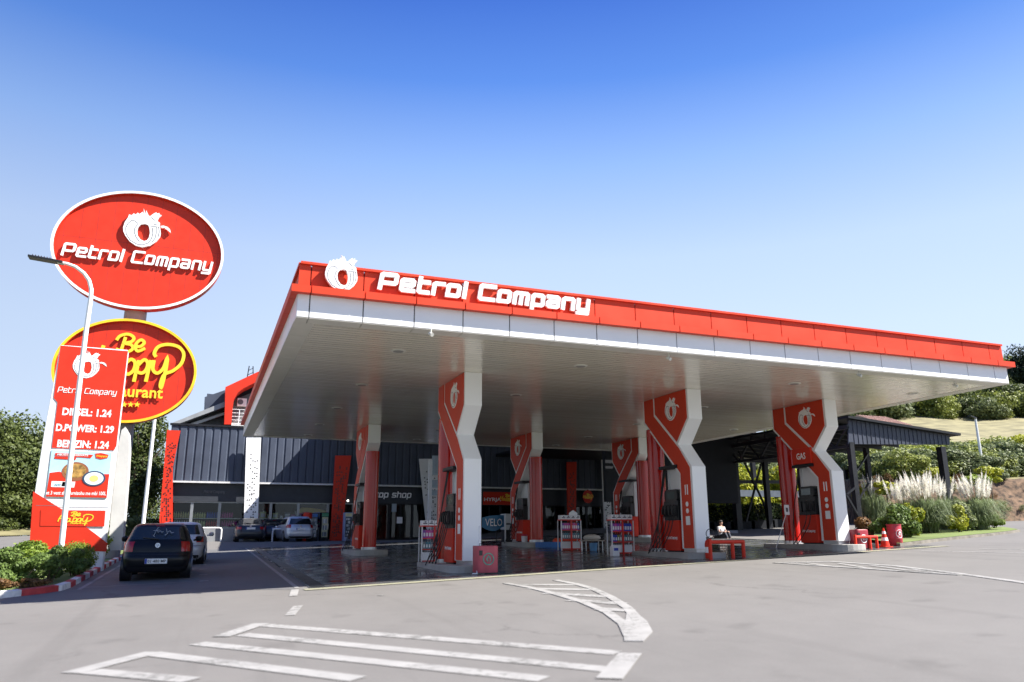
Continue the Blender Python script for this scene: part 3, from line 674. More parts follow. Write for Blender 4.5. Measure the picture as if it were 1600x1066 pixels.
# ================================================================ PRICE TOTEM
tot=thing('price_totem','red and white price board with diesel and benzin prices','price sign',(-3.83,29.2,gz(-3.8,29)))
TY=29.0
def tp(x,y): P=at(x,y,TY); return (P.x,P.z)
xt=lambda x,y,z: Vector((x,TY-z,y))
mb=MB(); zb_=gz(-3.8,29)-.1
mb.prism([(-4.86,7.44),(-2.82,7.44),(-2.79,zb_),(-4.90,zb_),(-4.99,2.5),(-4.97,4.5)],xt,-.5,0); mb.build('board',WHITEP,tot,rec=True,bevel=.02)
def tpoly(nm,pts,d0,d1,mt):
    mb=MB(); mb.prism([tp(*p) for p in pts],xt,d0,d1); return mb.build(nm,mt,tot,rec=True)
tpoly('upper_panel',[(95,540),(200,549),(191,622),(182,697),(178,704),(81,700),(90,629),(84,622)],0,.02,REDO)
tpoly('lower_panel',[(52,768),(70,779),(97,796),(150,835),(168,849),(166,862),(46,857)],0,.022,REDO)
tpoly('small_banner',[(64,797),(165,798),(163,823),(63,822)],.023,.034,REDO)
# poster
pm=mat('poster_blue',(.42,.66,.78),.5,var=.1,scale=2); 
tpoly('poster',[(81,703),(175,708),(167,778),(72,776)],0,.03,pm)
tpoly('poster_red_part',[(78,739),(93,737),(105,742),(171,741),(167,778),(72,776)],.03,.036,REDO)
mb=MB()
for (x,y,rx,ry,m_,d) in [(118,737,21,15,0,.040),(118,736,17,11,1,.044),(147,748,18,12,2,.048),(147,748,15,10,3,.052),(147,748,7,5,4,.056)]:
    c_=tp(x,y); s_=at(x+rx,y,TY).x-c_[0]; t_=c_[1]-at(x,y+ry,TY).z
    mb.prism([(c_[0]+s_*math.cos(a*PI/12),c_[1]+t_*math.sin(a*PI/12)) for a in range(24)],xt,.036,d,m_)
mb.build('poster_food',[mat('bowl',(.28,.1,.04),.6),mat('food',(.35,.2,.05),.8,var=.8,scale=8),mat('dish_rim',(.03,.06,.12),.3),mat('dish',(.7,.8,.82),.3),mat('yolk',(.8,.6,.2),.5)],tot,rec=True)
mb=MB()
for q,mi in [([(87,708),(146,711),(142,716),(86,712)],0),([(86,713),(120,715),(118,719),(85,717)],0),([(149,709),(158,708),(170,711),(168,716),(158,718),(150,716)],0),([(81,752),(118,753),(116,762),(80,761)],1),([(98,753),(112,754),(108,761),(96,760)],2)]:
    mb.prism([tp(*p) for p in q],xt,.036,.041,mi)
mb.build('poster_label',[REDO,LETTER,mat('teal',(.03,.25,.35),.5)],tot,rec=True)
def ttext(nm,txt,p0,p1,hpx,mt,bold=.02,d=.024):
    a=tp(*p0);b=tp(*p1); h_=tp(p0[0],p0[1]-hpx)[1]-a[1]
    mb=MB(); addtext(mb,txt,xt,a[0],a[1],b[0]-a[0],h_,d,bold*1.6); return mb.build(nm,mt,tot,rec=True)
ttext('price_line','DIESEL: 1.24',(97,649),(174,649),12,LETTER)
ttext('price_line','D.POWER: 1.29',(87,674),(178,674),12,LETTER)
ttext('price_line','BENZIN: 1.24',(89,699),(170,699),12,LETTER)
ttext('scrolling_text','et 3 vent she  furnizohu me mbi 100L a',(72,773),(170,774),6,LETTER,.01,.040)
ttext('poster_text','MBUSH 3 X DERIVATE',(90,712),(138,712),3,LETTER,.01,.044)
ttext('poster_text','LINDRIT',(84,760),(96,760),4,bpy.data.materials['teal'],.01,.044)
ttext('poster_text','Happy',(151,715),(168,715),4,YEL,.01,.044)
P=tp(135,572); e=emblem(tot,front((P[0],TY-.02,P[1])),.98,0,.01,lines=True)
A=tp(90,612);B=tp(182,612)
mb=MB(); techno(mb,'Petrol Company',front((A[0],TY-.02,A[1]-.03)),0,0,B[0]-A[0],.2,0,.008,sw=.14); mb.build('lettering',LETTER,tot,rec=True)
mb=MB()
for i,st in enumerate(HAPPY):
    P_=[((x-560)/400*.92,-(y-752)/400*.75) for x,y in st]; c_=tp(120,810)
    mb.stroke(smooth_([(c_[0]+x,c_[1]+y) for x,y in P_],3),.03,xt,.034,.04+.001*(i%4),ramp=.002)
c_=tp(104,819); addtext(mb,'restaurant',xt,c_[0]+.1,c_[1],.5,.05,.04,.02)
mb.build('script_lettering',YEL,tot,rec=True)
mb=MB(); c_=tp(50,790); mb.box(-4.9,-2.8,TY-.026,TY-.021,c_[1]-.006,c_[1]+.006); mb.build('joint',GREYL,tot,rec=True)
# ================================================================ LAMPS
def street_lamp(x,y,pts,label,head=True,r=.078):
    z=gz(x,y); t=thing('street_lamp',label,'street lamp',(x,y,z),group='white street lamps')
    mb=MB(); n=len(pts); mb.tube(pts,[r*(1-.45*i/(n-1)) for i in range(n)],14); mb.build('pole',WHITEP,t,rec=True,smooth=True)
    mb=MB(); mb.lathe([(r*1.9,z-.05),(r*1.9,z+.03)],16,(x,y,0)); mb.build('base_plate',GALV,t,rec=True)
    if head:
        a=Vector(pts[-1]); d=(a-Vector(pts[-2])).normalized(); b=a+d*.78+Vector((0,0,.04))
        mb=MB(); mb.bar(a-d*.15,b,.34,.06,upv=(0,0,1)); 
        for k in range(7): q=a.lerp(b,.25+.1*k); mb.bar(q-Vector((0,.15,-.05)),q+Vector((0,.15,.05)),.015,.05)
        mb.build('lamp_head',BLACK,t,rec=True,bevel=.02)
    return t
L=[gnd(92,905)]+[at(x,y,26) for x,y in [(118,650),(134,520),(141.5,468),(142.5,452),(139,438),(131,427),(118,417),(104,412),(90,410)]]
L=[Vector((p.x,26 if i else L[0].y,p.z)) for i,p in enumerate(L)]; L=[Vector((-3.6,26,gz(-3.6,26)))]+L[1:]
street_lamp(-3.6,26,L,'white curved street lamp in front of the price board')
x_=at(229,770,50).x
street_lamp(x_,50,[(x_,50,gz(x_,50)),(x_,50,6),(x_,50,9.3),(x_-.15,50,9.8),(x_-.6,50,10.05),(x_-1.1,50,10.1)],'thin white lamp post rising behind the lower oval sign',r=.11)
p=hp(1506,4); x_=p.x;y_=p.y
lt=thing('hillside_lamp','pale lamp post standing on the bank behind the dark pergola','lamp post',(p.x,p.y,p.z))
q=Vector((0,0,CAMZ))+ray(1494,655)*(p.length/ray(1494,655).length)
mb=MB(); mb.tube([(p.x,p.y,p.z-.2),(p.x,p.y,q.z)],[.11,.07],10); mb.build('pole',GALV,lt,rec=True,smooth=True)
mb=MB(); mb.bar((p.x,p.y,q.z),(p.x-.7,p.y-.1,q.z+.12),.25,.08); mb.build('lamp_head',DARK,lt,rec=True)
# ================================================================ LEFT KERB AND PLANTING BED
RK=mat('kerb_red',(.5,.05,.05),.7,var=.25,scale=6); WK=mat('kerb_white',(.72,.71,.68),.7,var=.2,scale=6)
path=[Vector(p) for p in [(-9,15.3),(-6.2,17.9),(-3.9,20.2),(-3.2,20.9),(-2.85,21.5),(-2.78,22.3),(-2.8,26),(-2.85,32),(-2.9,45)]]
pp=[]
for i in range(len(path)-1):
    n=max(1,int((path[i+1]-path[i]).length/.1)); pp+=[path[i].lerp(path[i+1],k/n) for k in range(n)]
pp.append(path[-1])
mb=MB(); acc=0
for i in range(len(pp)-1):
    a,b=pp[i],pp[i+1]; seg=int(acc/.95)%2; acc+=(b-a).length
    d=(b-a).normalized(); n=Vector((-d.y,d.x)); 
    vs=[]
    for q in (a,b):
        z=gz(q.x,q.y)
        for off,h_ in ((-.0,-.05),(.015,.13),(.16,.145),(.17,-.05)): vs.append((q.x+n.x*off,q.y+n.y*off,z+h_))
    mb.add(vs,[(0,1,5,4),(1,2,6,5),(2,3,7,6)],seg)
tag(mb.build('striped_kerb',[RK,WK]),kind='structure')
mb=MB(); Pn=[(p.x-.1,p.y) for p in pp[::6]]; 
mb.add([(x,y,gz(x,y)+.11) for x,y in Pn]+[(-9.5,45,gz(-9.5,45)+.2),(-12,45,gz(-12,45)+.2),(-12,16,gz(-12,16)+.11)],[list(range(len(Pn)+3))]); tag(mb.build('planting_bed',GRASS),kind='structure')
# ================================================================ CARS
LIGHTR=mat('tail_light',(.35,.01,.012),.15,var=.2,coat=.5); PLATE=mat('number_plate',(.72,.73,.72),.4,var=.02); PBLUE=mat('plate_blue',(.02,.05,.3),.4)
RIM=mat('wheel_rim',(.42,.43,.45),.3,metal=.7); CHROME=mat('chrome',(.7,.7,.7),.15,metal=.9)
CARS={'hatch':[(.17,.16,4.02,.78),(.24,.05,4.1,.84),(.32,.0,4.14,.862),(.48,-.02,4.16,.868),(.58,-.02,4.15,.868),(.62,.03,4.13,.868),(.72,.05,4.08,.868),(.82,.07,3.98,.862),(.89,.10,3.55,.852),(.94,.13,3.15,.835),(.98,.16,2.98,.81),(1.08,.22,2.82,.765),(1.2,.30,2.64,.715),(1.32,.38,2.42,.665),(1.385,.45,2.22,.62),(1.42,.56,2.02,.55),(1.44,.8,1.85,.44),(1.448,1.1,1.6,.25)],
'sedan':[(.17,.16,4.5,.78),(.24,.05,4.55,.85),(.34,.0,4.6,.88),(.5,-.02,4.62,.885),(.6,.0,4.6,.885),(.72,.03,4.55,.885),(.84,.06,4.4,.875),(.92,.10,3.9,.86),(.97,.16,3.4,.84),(1.0,.50,3.25,.80),(1.03,.72,3.18,.775),(1.14,.92,3.0,.73),(1.26,1.14,2.75,.675),(1.35,1.32,2.5,.62),(1.39,1.45,2.3,.55),(1.41,1.6,2.1,.42),(1.418,1.75,1.95,.25)],
'estate':[(.17,.16,4.5,.78),(.24,.05,4.55,.85),(.34,.0,4.6,.875),(.5,-.02,4.62,.88),(.62,.0,4.6,.88),(.76,.03,4.5,.88),(.88,.06,4.2,.865),(.95,.09,3.5,.85),(1.0,.12,3.3,.81),(1.12,.18,3.1,.77),(1.26,.26,2.85,.71),(1.4,.36,2.55,.65),(1.46,.44,2.35,.60),(1.49,.6,2.2,.5),(1.5,.9,2.0,.35)]}
def car(kind,paint,loc,rotz,label,cat='car',plate=None,emb='ring',wiper=True,tail=(.62,.70,.96),name='parked_car',white_strip=False,front_=False):
    SL=CARS[kind]; t=thing(name,label,cat,loc,rotz)
    Nx=6.5
    def at_z(z):
        for a,b in zip(SL,SL[1:]):
            if z<=b[0]: k=max(0,(z-a[0])/(b[0]-a[0])); return [a[i]+(b[i]-a[i])*k for i in range(4)]
        return list(SL[-1])
    def rear(a,z,off=0):
        _,yr,yf,hw=at_z(z); x=a*hw; m=(yr+yf)/2; hl=(yf-yr)/2; return (x,m-hl*(max(0,1-abs(a)**Nx))**(1/Nx)-off,z)
    def side(s,y,z,off=0):
        _,yr,yf,hw=at_z(z); m=(yr+yf)/2; hl=(yf-yr)/2; u=min(.999,abs(y-m)/hl); return (s*(hw*(1-u**Nx)**(1/Nx)+off),y,z)
    # body
    mb=MB(); N=72
    for (z,yr,yf,hw) in SL:
        m=(yr+yf)/2;hl=(yf-yr)/2
        for k in range(N):
            a=2*PI*(k+.5)/N; c_,s_=math.cos(a),math.sin(a); f_=lambda v:math.copysign(abs(v)**(2/Nx),v)
            mb.v.append((hw*f_(c_),m+hl*f_(s_),z))
    for i in range(len(SL)-1):
        for k in range(N): mb.f.append([i*N+k,i*N+(k+1)%N,(i+1)*N+(k+1)%N,(i+1)*N+k]); mb.m.append(0)
    mb.f.append([k for k in range(N)][::-1]); mb.m.append(0); mb.f.append([(len(SL)-1)*N+k for k in range(N)]); mb.m.append(0)
    body=mb.build('body',paint,t,smooth='all')
    def patch(fn,us,vs,nm,mt,par=t):
        mb=MB(); 
        for v in vs:
            for u in us: mb.v.append(fn(u,v))
        n=len(us)
        for j in range(len(vs)-1):
            for i in range(n-1): mb.f.append([j*n+i,j*n+i+1,(j+1)*n+i+1,(j+1)*n+i]); mb.m.append(0)
        o=mb.build(nm,mt,par,smooth='all'); return o
    lin=lambda a,b,n:[a+(b-a)*i/(n-1) for i in range(n)]
    zt=SL[-4][0]-.02; zb=1.0 if kind!='sedan' else 1.06
    patch(lambda u,v:rear(u*(.84+.0*v),v,.010),lin(-1,1,17),lin(zb+.01,zt-.02,7),'rear_window',CGLASS)
    ys0={'hatch':.62,'sedan':1.35,'estate':.55}[kind]; ye={'hatch':2.62,'sedan':2.8,'estate':2.75}[kind]
    for s in (-1,1):
        def fs(u,v,s=s):
            k=(v-zb)/(zt-zb); a=ys0+.28*k; b=ye+.28-.62*k; return side(s,a+(b-a)*u,v,.008)
        patch(fs,lin(0,1,12),lin(zb+.01,zt-.03,6),'side_window',CGLASS)
        t0,zl0,zl1=tail
        patch(lambda u,v,s=s:rear(s*u,v,.014),lin(t0+.06,.97,7),lin(zl0,zl1,6),'tail_light',LIGHTR)
        mb=MB(); mb.tube([(s*.86,2.75,.98),(s*.95,2.72,1.0)],.03,6); mb.lathe([(.05,-.07),(.085,-.03),(.085,.05),(.05,.08)],10,(s*1.0,2.72,1.02),sx=1.1,sy=.7); mb.build('mirror',BLACK if kind!='hatch' else paint,t,smooth=True)
    # windscreen
    patch(lambda u,v:(lambda r:(r[0],(lambda q:q[1]+q[2]-r[1])(at_z(v)),r[2]))(rear(u*.86,v,.010)),lin(-1,1,13),lin(zb+.03,zt-.02,6),'windscreen',CGLASS)
    # bumper seam and lower trim
    patch(lambda u,v:rear(u,v,.012),lin(-.93,.93,21),[.615,.63],'bumper_seam',BLACK)
    patch(lambda u,v:rear(u,v,.012),lin(-.8,.8,15),[.2,.25,.31],'lower_trim',BLACK)
    if kind=='hatch':
        patch(lambda u,v:rear(u,v,.010),lin(-.60,.60,15),[.70,.708],'boot_seam',BLACK)
    # wheels
    L_=SL[3][2]
    for yw in (.62 if kind=='hatch' else .85,L_-.82):
        for s in (-1,1):
            wx=abs(side(1,yw,.5)[0]); mb=MB(); mb.tube([(s*.60,yw,.31),(s*(wx+.004),yw,.31)],.36,28); mb.build('wheel_arch',BLACK,t,smooth=True)
            mb=MB(); mb.tube([(s*.62,yw,.31),(s*.65,yw,.31),(s*(wx-.015),yw,.31),(s*(wx+.008),yw,.31)],[.29,.315,.315,.29],24); wh=mb.build('wheel',RUBBER,t,smooth=True)
            mb=MB(); mb.tube([(s*.80,yw,.31),(s*(wx+.012),yw,.31)],.2,20)
            for k in range(5): a=2*PI*k/5; mb.bar((s*(wx+.015),yw,.31),(s*(wx+.015),yw+.19*math.cos(a),.31+.19*math.sin(a)),.012,.05)
            mb.build('rim',RIM,wh,smooth=True)
    # plate
    yz=.46 if kind=='hatch' else .78
    if kind=='estate': yz=.74
    r_=rear(0,yz); yy=r_[1]-.02
    mb=MB(); mb.box(-.27,.27,yy-.012,yy+.03,yz-.065,yz+.065); pl=mb.build('number_plate',PLATE,t,bevel=.004)
    mb=MB(); mb.box(-.268,-.215,yy-.0145,yy-.0125,yz-.062,yz+.062); mb.build('plate_band',PBLUE,pl)
    if plate:
        mb=MB(); addtext(mb,plate,front((0,yy-.014,0)),-.20,yz-.038,.445,.076,.001,.01); mb.build('plate_text',BLACK,pl)
    # badge
    zz={'hatch':.86,'sedan':.9,'estate':.9}[kind]; q=rear(0,zz,.012); xf=xfp((0,q[1],zz),(1,0,0),(0,.15,.98))
    mb=MB(); R_=.055; c16=[(R_*math.cos(a*PI/10),R_*math.sin(a*PI/10)) for a in range(20)]
    if emb=='vw':
        mb.prism([(x*1.0,y*1.0) for x,y in c16],xf,0,.006,1); mb.stroke(c16,.011,xf,.006,.014,closed=True)
        mb.stroke([(-.022,.047),(0,.008),(.022,.047)],.010,xf,.006,.013); mb.stroke([(-.046,.026),(-.02,-.038),(0,.0),(.02,-.038),(.046,.026)],.010,xf,.006,.016)
    else: mb.prism(c16,xf,0,.01)
    mb.build('badge',[CHROME,mat('badge_blue',(.1,.16,.25),.3) if 'badge_blue' not in bpy.data.materials else bpy.data.materials['badge_blue']],t)
    if wiper:
        a=rear(.02,zb+.02,.03); b=rear(-.5,zb+.06,.03); mb=MB(); mb.tube([a,b],.01,5); mb.build('wiper',BLACK,t)
    mb=MB(); mb.tube([(0,.75 if kind!='sedan' else 1.7,zt+.02),(0,.60 if kind!='sedan' else 1.5,zt+.27)],.006,5); mb.build('aerial',BLACK,t)
    # interior seats seen as head rests are left to the dark glass; high brake light
    patch(lambda u,v:rear(u,v,.014),lin(-.16,.16,5),[zt-.005,zt+.015],'brake_light',LIGHTR)
    return t
def paintm(n,c,metal=.3): return mat(n,c,.3,metal=metal,var=.04,coat=.35,spec=.35)
K=car('hatch',mat('black_paint',(.005,.006,.008),.35,var=.04,coat=.12,spec=.25),(-.98,23.12,gz(-1,25)),0,'black hatchback with white plate and round badge parked nearest the kerb',plate='01\u00b7480\u00b7MP',emb='vw')
# sticker writing on its rear window
mb=MB()
for st in [[(-.12,1.12),(-.06,1.3),(-.02,1.34)],[(-.15,1.24),(.0,1.26)],[(-.06,1.25),(-.03,1.2),(.02,1.24),(.06,1.2),(.1,1.22)],[(.16,1.3),(.2,1.16),(.14,1.12)],[(.2,1.2),(.26,1.24),(.3,1.18),(.36,1.2)],[(-.14,1.12),(-.1,1.08)]]:
    mb.stroke(st,.010,lambda x,y,z: Vector((x,.10+(y-.98)*.66-.03-z,y)),-.002,.004)
mb.build('window_sticker',mat('sticker',(.35,.37,.38),.6),K)
car('hatch',paintm('silver_paint',(.5,.52,.55),.2),(-.62,30.0,gz(-.6,32)),-.03,'silver hatchback parked ahead of the black hatchback',emb='none',tail=(.60,.74,.94))
car('sedan',paintm('charcoal_paint',(.035,.04,.05),.5),(2.9,50.4,.9),-.02,'dark grey saloon parked below the white perforated panel',plate=None,tail=(.55,.72,.88))
car('estate',paintm('pale_silver_paint',(.52,.55,.60),.4),(5.75,49.6,.9),.10,'pale silver estate car parked by the drinks fridges',tail=(.62,.8,1.0))
car('sedan',paintm('deep_blue_paint',(.015,.02,.035),.4),(4.55,52.6,.9),-.02,'dark car half hidden between the grey saloon and the silver estate')
# ================================================================ SHOP BUILDING
BY=56.0
bld=thing('shop_building','long dark grey service station shop with ribbed cladding behind the canopy','building',(14,BY,.9))
b_=lambda x,y: at(x,y,BY)
XL,XR=-2.25,31.0; ZC0,ZC1=4.75,8.35
# ribbed cladding
mb=MB(); x=XL
mb.box(XL,XR,BY-.6,BY-.5,ZC0,ZC1)
while x<XR-.1:
    mb.prism([(x,BY-.6),(x+.06,BY-.66),(x+.40,BY-.66),(x+.46,BY-.6)],lambda x,y,z: Vector((x,y,z)),ZC0+.01,ZC1-.01); x+=.52
mb.build('ribbed_cladding',NAVY,bld,rec=True)
mb=MB(); mb.box(XL-.1,XR,BY-.74,BY-.45,ZC1,ZC1+.12); mb.build('parapet_cap',DARK,bld,rec=True)
mb=MB(); mb.box(XL,XR,BY-.74,BY-.5,ZC0-.12,ZC0-.01); mb.build('drip_edge',mat('edge_trim',(.6,.6,.6),.4),bld,rec=True)
mb=MB(); mb.box(XL,XR,BY-.35,BY-.2,3.45,ZC0-.12); mb.build('fascia_band',mat('band_grey',(.035,.04,.05),.45,spec=.3),bld,rec=True)
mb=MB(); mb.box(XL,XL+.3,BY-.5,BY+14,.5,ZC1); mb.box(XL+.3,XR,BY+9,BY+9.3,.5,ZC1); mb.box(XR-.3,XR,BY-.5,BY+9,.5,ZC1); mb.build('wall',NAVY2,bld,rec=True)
mb=MB(); mb.box(XL,XR,BY-.5,BY+14,ZC1-.3,ZC1-.02); mb.build('roof',NAVY2,bld,rec=True)
mb=MB(); mb.box(XL+.3,XR-.3,BY,BY+9,4.2,4.3); mb.build('ceiling',mat('shop_ceiling',(.25,.25,.24),.8),bld,rec=True)
mb=MB(); mb.box(XL+.3,XR-.3,BY-.1,BY+9,.85,.93); mb.build('shop_floor',CONC,bld,rec=True)
GR=mat('grey_render',(.22,.23,.24),.8,bump=.2)
for a,c in [(XL+.3,8.2),(17.3,19.2)]: mb=MB(); mb.box(a,c,BY-.3,BY-.12,.7,1.72); mb.build('lower_wall',GR,bld,rec=True)
# window bays
xs_=[XL+.3,-.55,1.15,2.9,4.4,6.2,8.2,10.0,12.5,14.2,15.6,17.3,19.2,21,22.8,24.6,26.4,28.2,29.6,XR-.3]
FR=mat('alu_frame',(.28,.30,.32),.35,metal=.5)
for a,c in zip(xs_,xs_[1:]):
    low=1.72 if a<8.1 or a in(17.3,) else .95
    mb=MB(); mb.box(a,a+.09,BY-.26,BY-.16,low,3.45); mb.box(c-.09,c,BY-.26,BY-.16,low,3.45); mb.box(a+.09,c-.09,BY-.26,BY-.16,low,low+.08); mb.box(a+.09,c-.09,BY-.26,BY-.16,3.37,3.45)
    if low<1: mb.box((a+c)/2-.04,(a+c)/2+.04,BY-.25,BY-.17,low+.08,3.37)
    o=mb.build('window_frame',FR if a<9 else DARK,bld,rec=True)
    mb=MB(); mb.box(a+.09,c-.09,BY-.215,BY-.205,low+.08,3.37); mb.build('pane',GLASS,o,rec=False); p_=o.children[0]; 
    for v in p_.data.vertices: v.co-=bld.location
# lettering TOP SHOP
a=b_(583,778); c=b_(640,778)
mb=MB(); techno(mb,'  o p  shop'.replace('  o p  shop','top shop'),front((a.x,BY-.36,a.z+.0)),0,0,c.x-a.x,.46,0,.05,sw=.2); mb.build('lettering',LETTER,bld,rec=True)
a=b_(318,783)
mb=MB(); techno(mb,'Petrol Company',front((b_(318,771).x,BY-.36,b_(318,771).z)),0,0,1.3,.2,0,.03); mb.build('small_lettering',mat('dim_letter',(.12,.13,.14),.5),bld,rec=True)
# entrance sign band
a=b_(752,789);c=b_(803,770)
mb=MB(); mb.box(a.x,c.x,BY-.5,BY-.38,a.z,c.z); sb=mb.build('entrance_sign',REDO,bld,rec=True)
mb=MB(); q=b_(753,782); addtext(mb,'HYRJA',front((0,BY-.502,0)),q.x,q.z-.15,1.35,.34,.01,.02); o=mb.build('entrance_text',LETTER,sb)
for v in o.data.vertices: v.co-=bld.location
mb=MB(); q=b_(790,779)
for i,st in enumerate(HAPPY): mb.stroke(smooth_([(q.x+(x-560)/400*1.2,q.z-(y-752)/400*1.1) for x,y in st],3),.05,lambda x,y,z:Vector((x,BY-.50-z,y)),0,.012+.002*(i%4))
o=mb.build('script_lettering',YEL,sb)
for v in o.data.vertices: v.co-=bld.location
# perforated leaning fins
def fin(pts,mt,seed,label,dots=58,yy=BY-1.25,th=.12):
    rr=random.Random(seed); P=[at(x,y,yy) for x,y in pts]; P=[(p.x,p.z) for p in P]
    t=thing('perforated_fin',label,'cladding fin',((P[0][0]+P[-1][0])/2,yy,gz(P[0][0],yy)),group='tall perforated fins along the shop front')
    mb=MB(); mb.prism(P,lambda x,y,z: Vector((x,yy+z,y)),0,th); n=len(P)//2; L_=P[:n]; R_=P[n:][::-1]
    for k in range(dots):
        u=.06+.84*(k+rr.random()*.8)/dots; 
        def ip(Q):
            f=u*(len(Q)-1); i=min(int(f),len(Q)-2); return (Q[i][0]+(Q[i+1][0]-Q[i][0])*(f-i),Q[i][1]+(Q[i+1][1]-Q[i][1])*(f-i))
        a=ip(L_);c=ip(R_)
        for j in range(rr.choice([1,2,2,3])):
            s=.2+.15*round(rr.random()*4); x=a[0]+(c[0]-a[0])*s; z=a[1]+(c[1]-a[1])*s; r_=.062
            mb.add([(x-r_,yy-.004-.0006*j,z-r_*.8),(x+r_,yy-.004-.0006*j,z-r_*.8),(x,yy-.004-.0006*j,z+r_)],[(0,1,2)],1)
    mb.build('panel',[mt,BLACK],t,rec=True)
fin([(252,845),(249,812),(261,672),(282,673),(270,730),(270,845)],REDO,1,'bright red perforated fin at the left end of the shop')
fin([(380,845),(381,812),(385,684),(408,684),(403,812),(402,845)],WHITEP,2,'sunlit white perforated fin above the dark saloon')
fin([(515,845),(519,790),(524,712),(549,712),(540,780),(534,845)],REDO,3,'dark red perforated fin between the yellow fridge and the bottle fridge')
fin([(668,845),(665,810),(655,717),(684,717),(684,800),(684,845)],WHITEP,4,'white perforated fin left of the nearest column')
fin([(888,845),(887,800),(886,722),(901,722),(900,800),(900,845)],REDO,5,'narrow dark red fin right of the middle back pump')
fin([(944,845),(944,812),(940,712),(951,712),(956,812),(956,845)],WHITEP,6,'narrow white perforated fin left of the right back column')
# round restaurant sign hung on the shop
q=at(919,776,BY-.9); rs=thing('round_sign','small round red and yellow sign hanging in the shade of the shop front','sign',(q.x,BY-.9,q.z))
mb=MB(); mb.prism([(q.x+.42*math.cos(a*PI/16),q.z+.5*math.sin(a*PI/16)) for a in range(32)],lambda x,y,z:Vector((x,BY-.9+z,y)),0,.12); mb.build('disc',REDO,rs,rec=True)
mb=MB()
for i,st in enumerate(HAPPY): mb.stroke(smooth_([(q.x+(x-550)/400*.8,q.z-(y-752)/400*.8) for x,y in st],3),.05,lambda x,y,z:Vector((x,BY-.9-z,y)),0,.012+.002*(i%4))
mb.build('script_lettering',YEL,rs,rec=True)
mb=MB(); mb.bar((q.x,BY-.85,q.z+.5),(q.x,BY-.85,4.7),.05); mb.build('hanger',DARK,rs,rec=True)
# grey sign frame by the white fin
q=at(678,845,50); sp=thing('sign_pylon','grey ladder shaped sign frame behind the nearest column','sign',(q.x,50,gz(q.x,50)))
mb=MB(); A=at(671,712,50);B=at(693,712,50)
mb.box(A.x,A.x+.22,50,50.2,.8,A.z-.3); mb.box(B.x-.22,B.x,50,50.2,.8,A.z-.3); mb.build('frame',WHITEP,sp,rec=True)
mb=MB()
for (ya,yb) in [(712,742),(750,762),(766,774)]:
    mb.box(A.x+.23,B.x-.23,50.0,50.15,at(680,yb,50).z,at(680,ya,50).z)
mb.build('sign_face',mat('sign_grey',(.35,.42,.48),.4),sp,rec=True)
# unseen roof and posts added to throw the diagonal shadow on the cladding
lk=thing('added_shade_roof','unseen flat dark roof added behind the canopy to shade the shop cladding','roof',(22,46,8.8))
mb=MB(); mb.box(7.7,31,37.6,BY-.9,8.9,9.15); mb.build('roof_slab',NAVY2,lk,rec=True)
mb=MB()
for X in (12,18,24,30.5):
    for Y in (37.9,): mb.box(X-.12,X+.12,Y-.12,Y+.12,6.9,8.9)
mb.build('post',DARK,lk,rec=True)
# ---------- upper storey with red arch
up=thing('upper_storey','dark pitched roof storey with a red arched balcony frame above the shop','building',(1,62,8.4))
UY=60.0; u_=lambda x,y,Y=UY: (at(x,y,Y).x,at(x,y,Y).z)
xu=lambda x,y,z: Vector((x,UY+z,y))
mb=MB(); mb.prism([u_(272,672),u_(330,640),u_(355,625),u_(420,600),u_(420,672)],xu,1.2,9); mb.build('gable_wall',mat('gable_grey',(.10,.115,.12),.7),up,rec=True)
mb=MB(); mb.prism([u_(268,662),u_(268,667),u_(352,636),u_(352,628)],xu,-.2,10); mb.build('roof',mat('roof_grey',(.25,.26,.27),.5),up,rec=True)
mb=MB(); mb.prism([u_(273,669),u_(356,641),u_(356,645),u_(287,669)],xu,.4,.9); mb.build('lower_roof_edge',mat('roof_edge',(.45,.45,.44),.6),up,rec=True)
mb=MB(); mb.prism([u_(322,642),u_(320,616),u_(352,605),u_(352,634)],xu,1.3,8); mb.prism([u_(325,616),u_(324,608),u_(336,609),u_(340,611)],xu,2,3); mb.build('dormer',NAVY,up,rec=True)
mb=MB(); 
arch=[u_(350,665),u_(352,607),u_(401,584),u_(440,570),u_(440,578),u_(394,602)]+[u_(x,y) for x,y in [(380,609),(371,616),(365,626),(363,640),(361,665)]]
mb.prism(arch,xu,-.6,1.2); mb.build('red_arch',REDO,up,rec=True)
mb=MB(); mb.prism([u_(361,665),u_(361,600),u_(430,580),u_(430,665)],xu,1.25,1.4); mb.build('balcony_wall',NAVY2,up,rec=True)
mb=MB(); mb.box(*[u_(361,665)[0],u_(430,665)[0]],UY-.6,UY+1.2,9.0,9.12); mb.build('balcony_floor',CONCW,up,rec=True)
mb=MB()
xa=u_(362,642)[0]; xb=u_(420,642)[0]; z0,z1=u_(362,663)[1],u_(362,641)[1]
for k in range(5): mb.tube([(xa,UY-.45,z0+(z1-z0)*k/4),(xb,UY-.45,z0+(z1-z0)*k/4)],.02,6)
for k in range(6): x=xa+(xb-xa)*k/5; mb.tube([(x,UY-.45,z0-.1),(x,UY-.45,z1+.02)],.028,6)
mb.build('railing',WHITEP,up,rec=True)
ac=thing('air_conditioner','white air conditioner box hung inside the red arch','air conditioner',(u_(379,626)[0],UY+.9,u_(379,626)[1]))
mb=MB(); a=u_(371,631);c=u_(387,620); mb.box(a[0],c[0],UY+.85,UY+1.2,a[1],c[1]); mb.build('casing',WHITEP,ac,rec=True,bevel=.02)
mb=MB(); fc=((a[0]*.66+c[0]*.34),(a[1]+c[1])/2)
mb.prism([(fc[0]+.2*math.cos(k*PI/10),fc[1]+.2*math.sin(k*PI/10)) for k in range(20)],xu,.83,.845); mb.build('fan_grille',GREYL,ac,rec=True)
mb=MB(); q=at(391,590,62); 
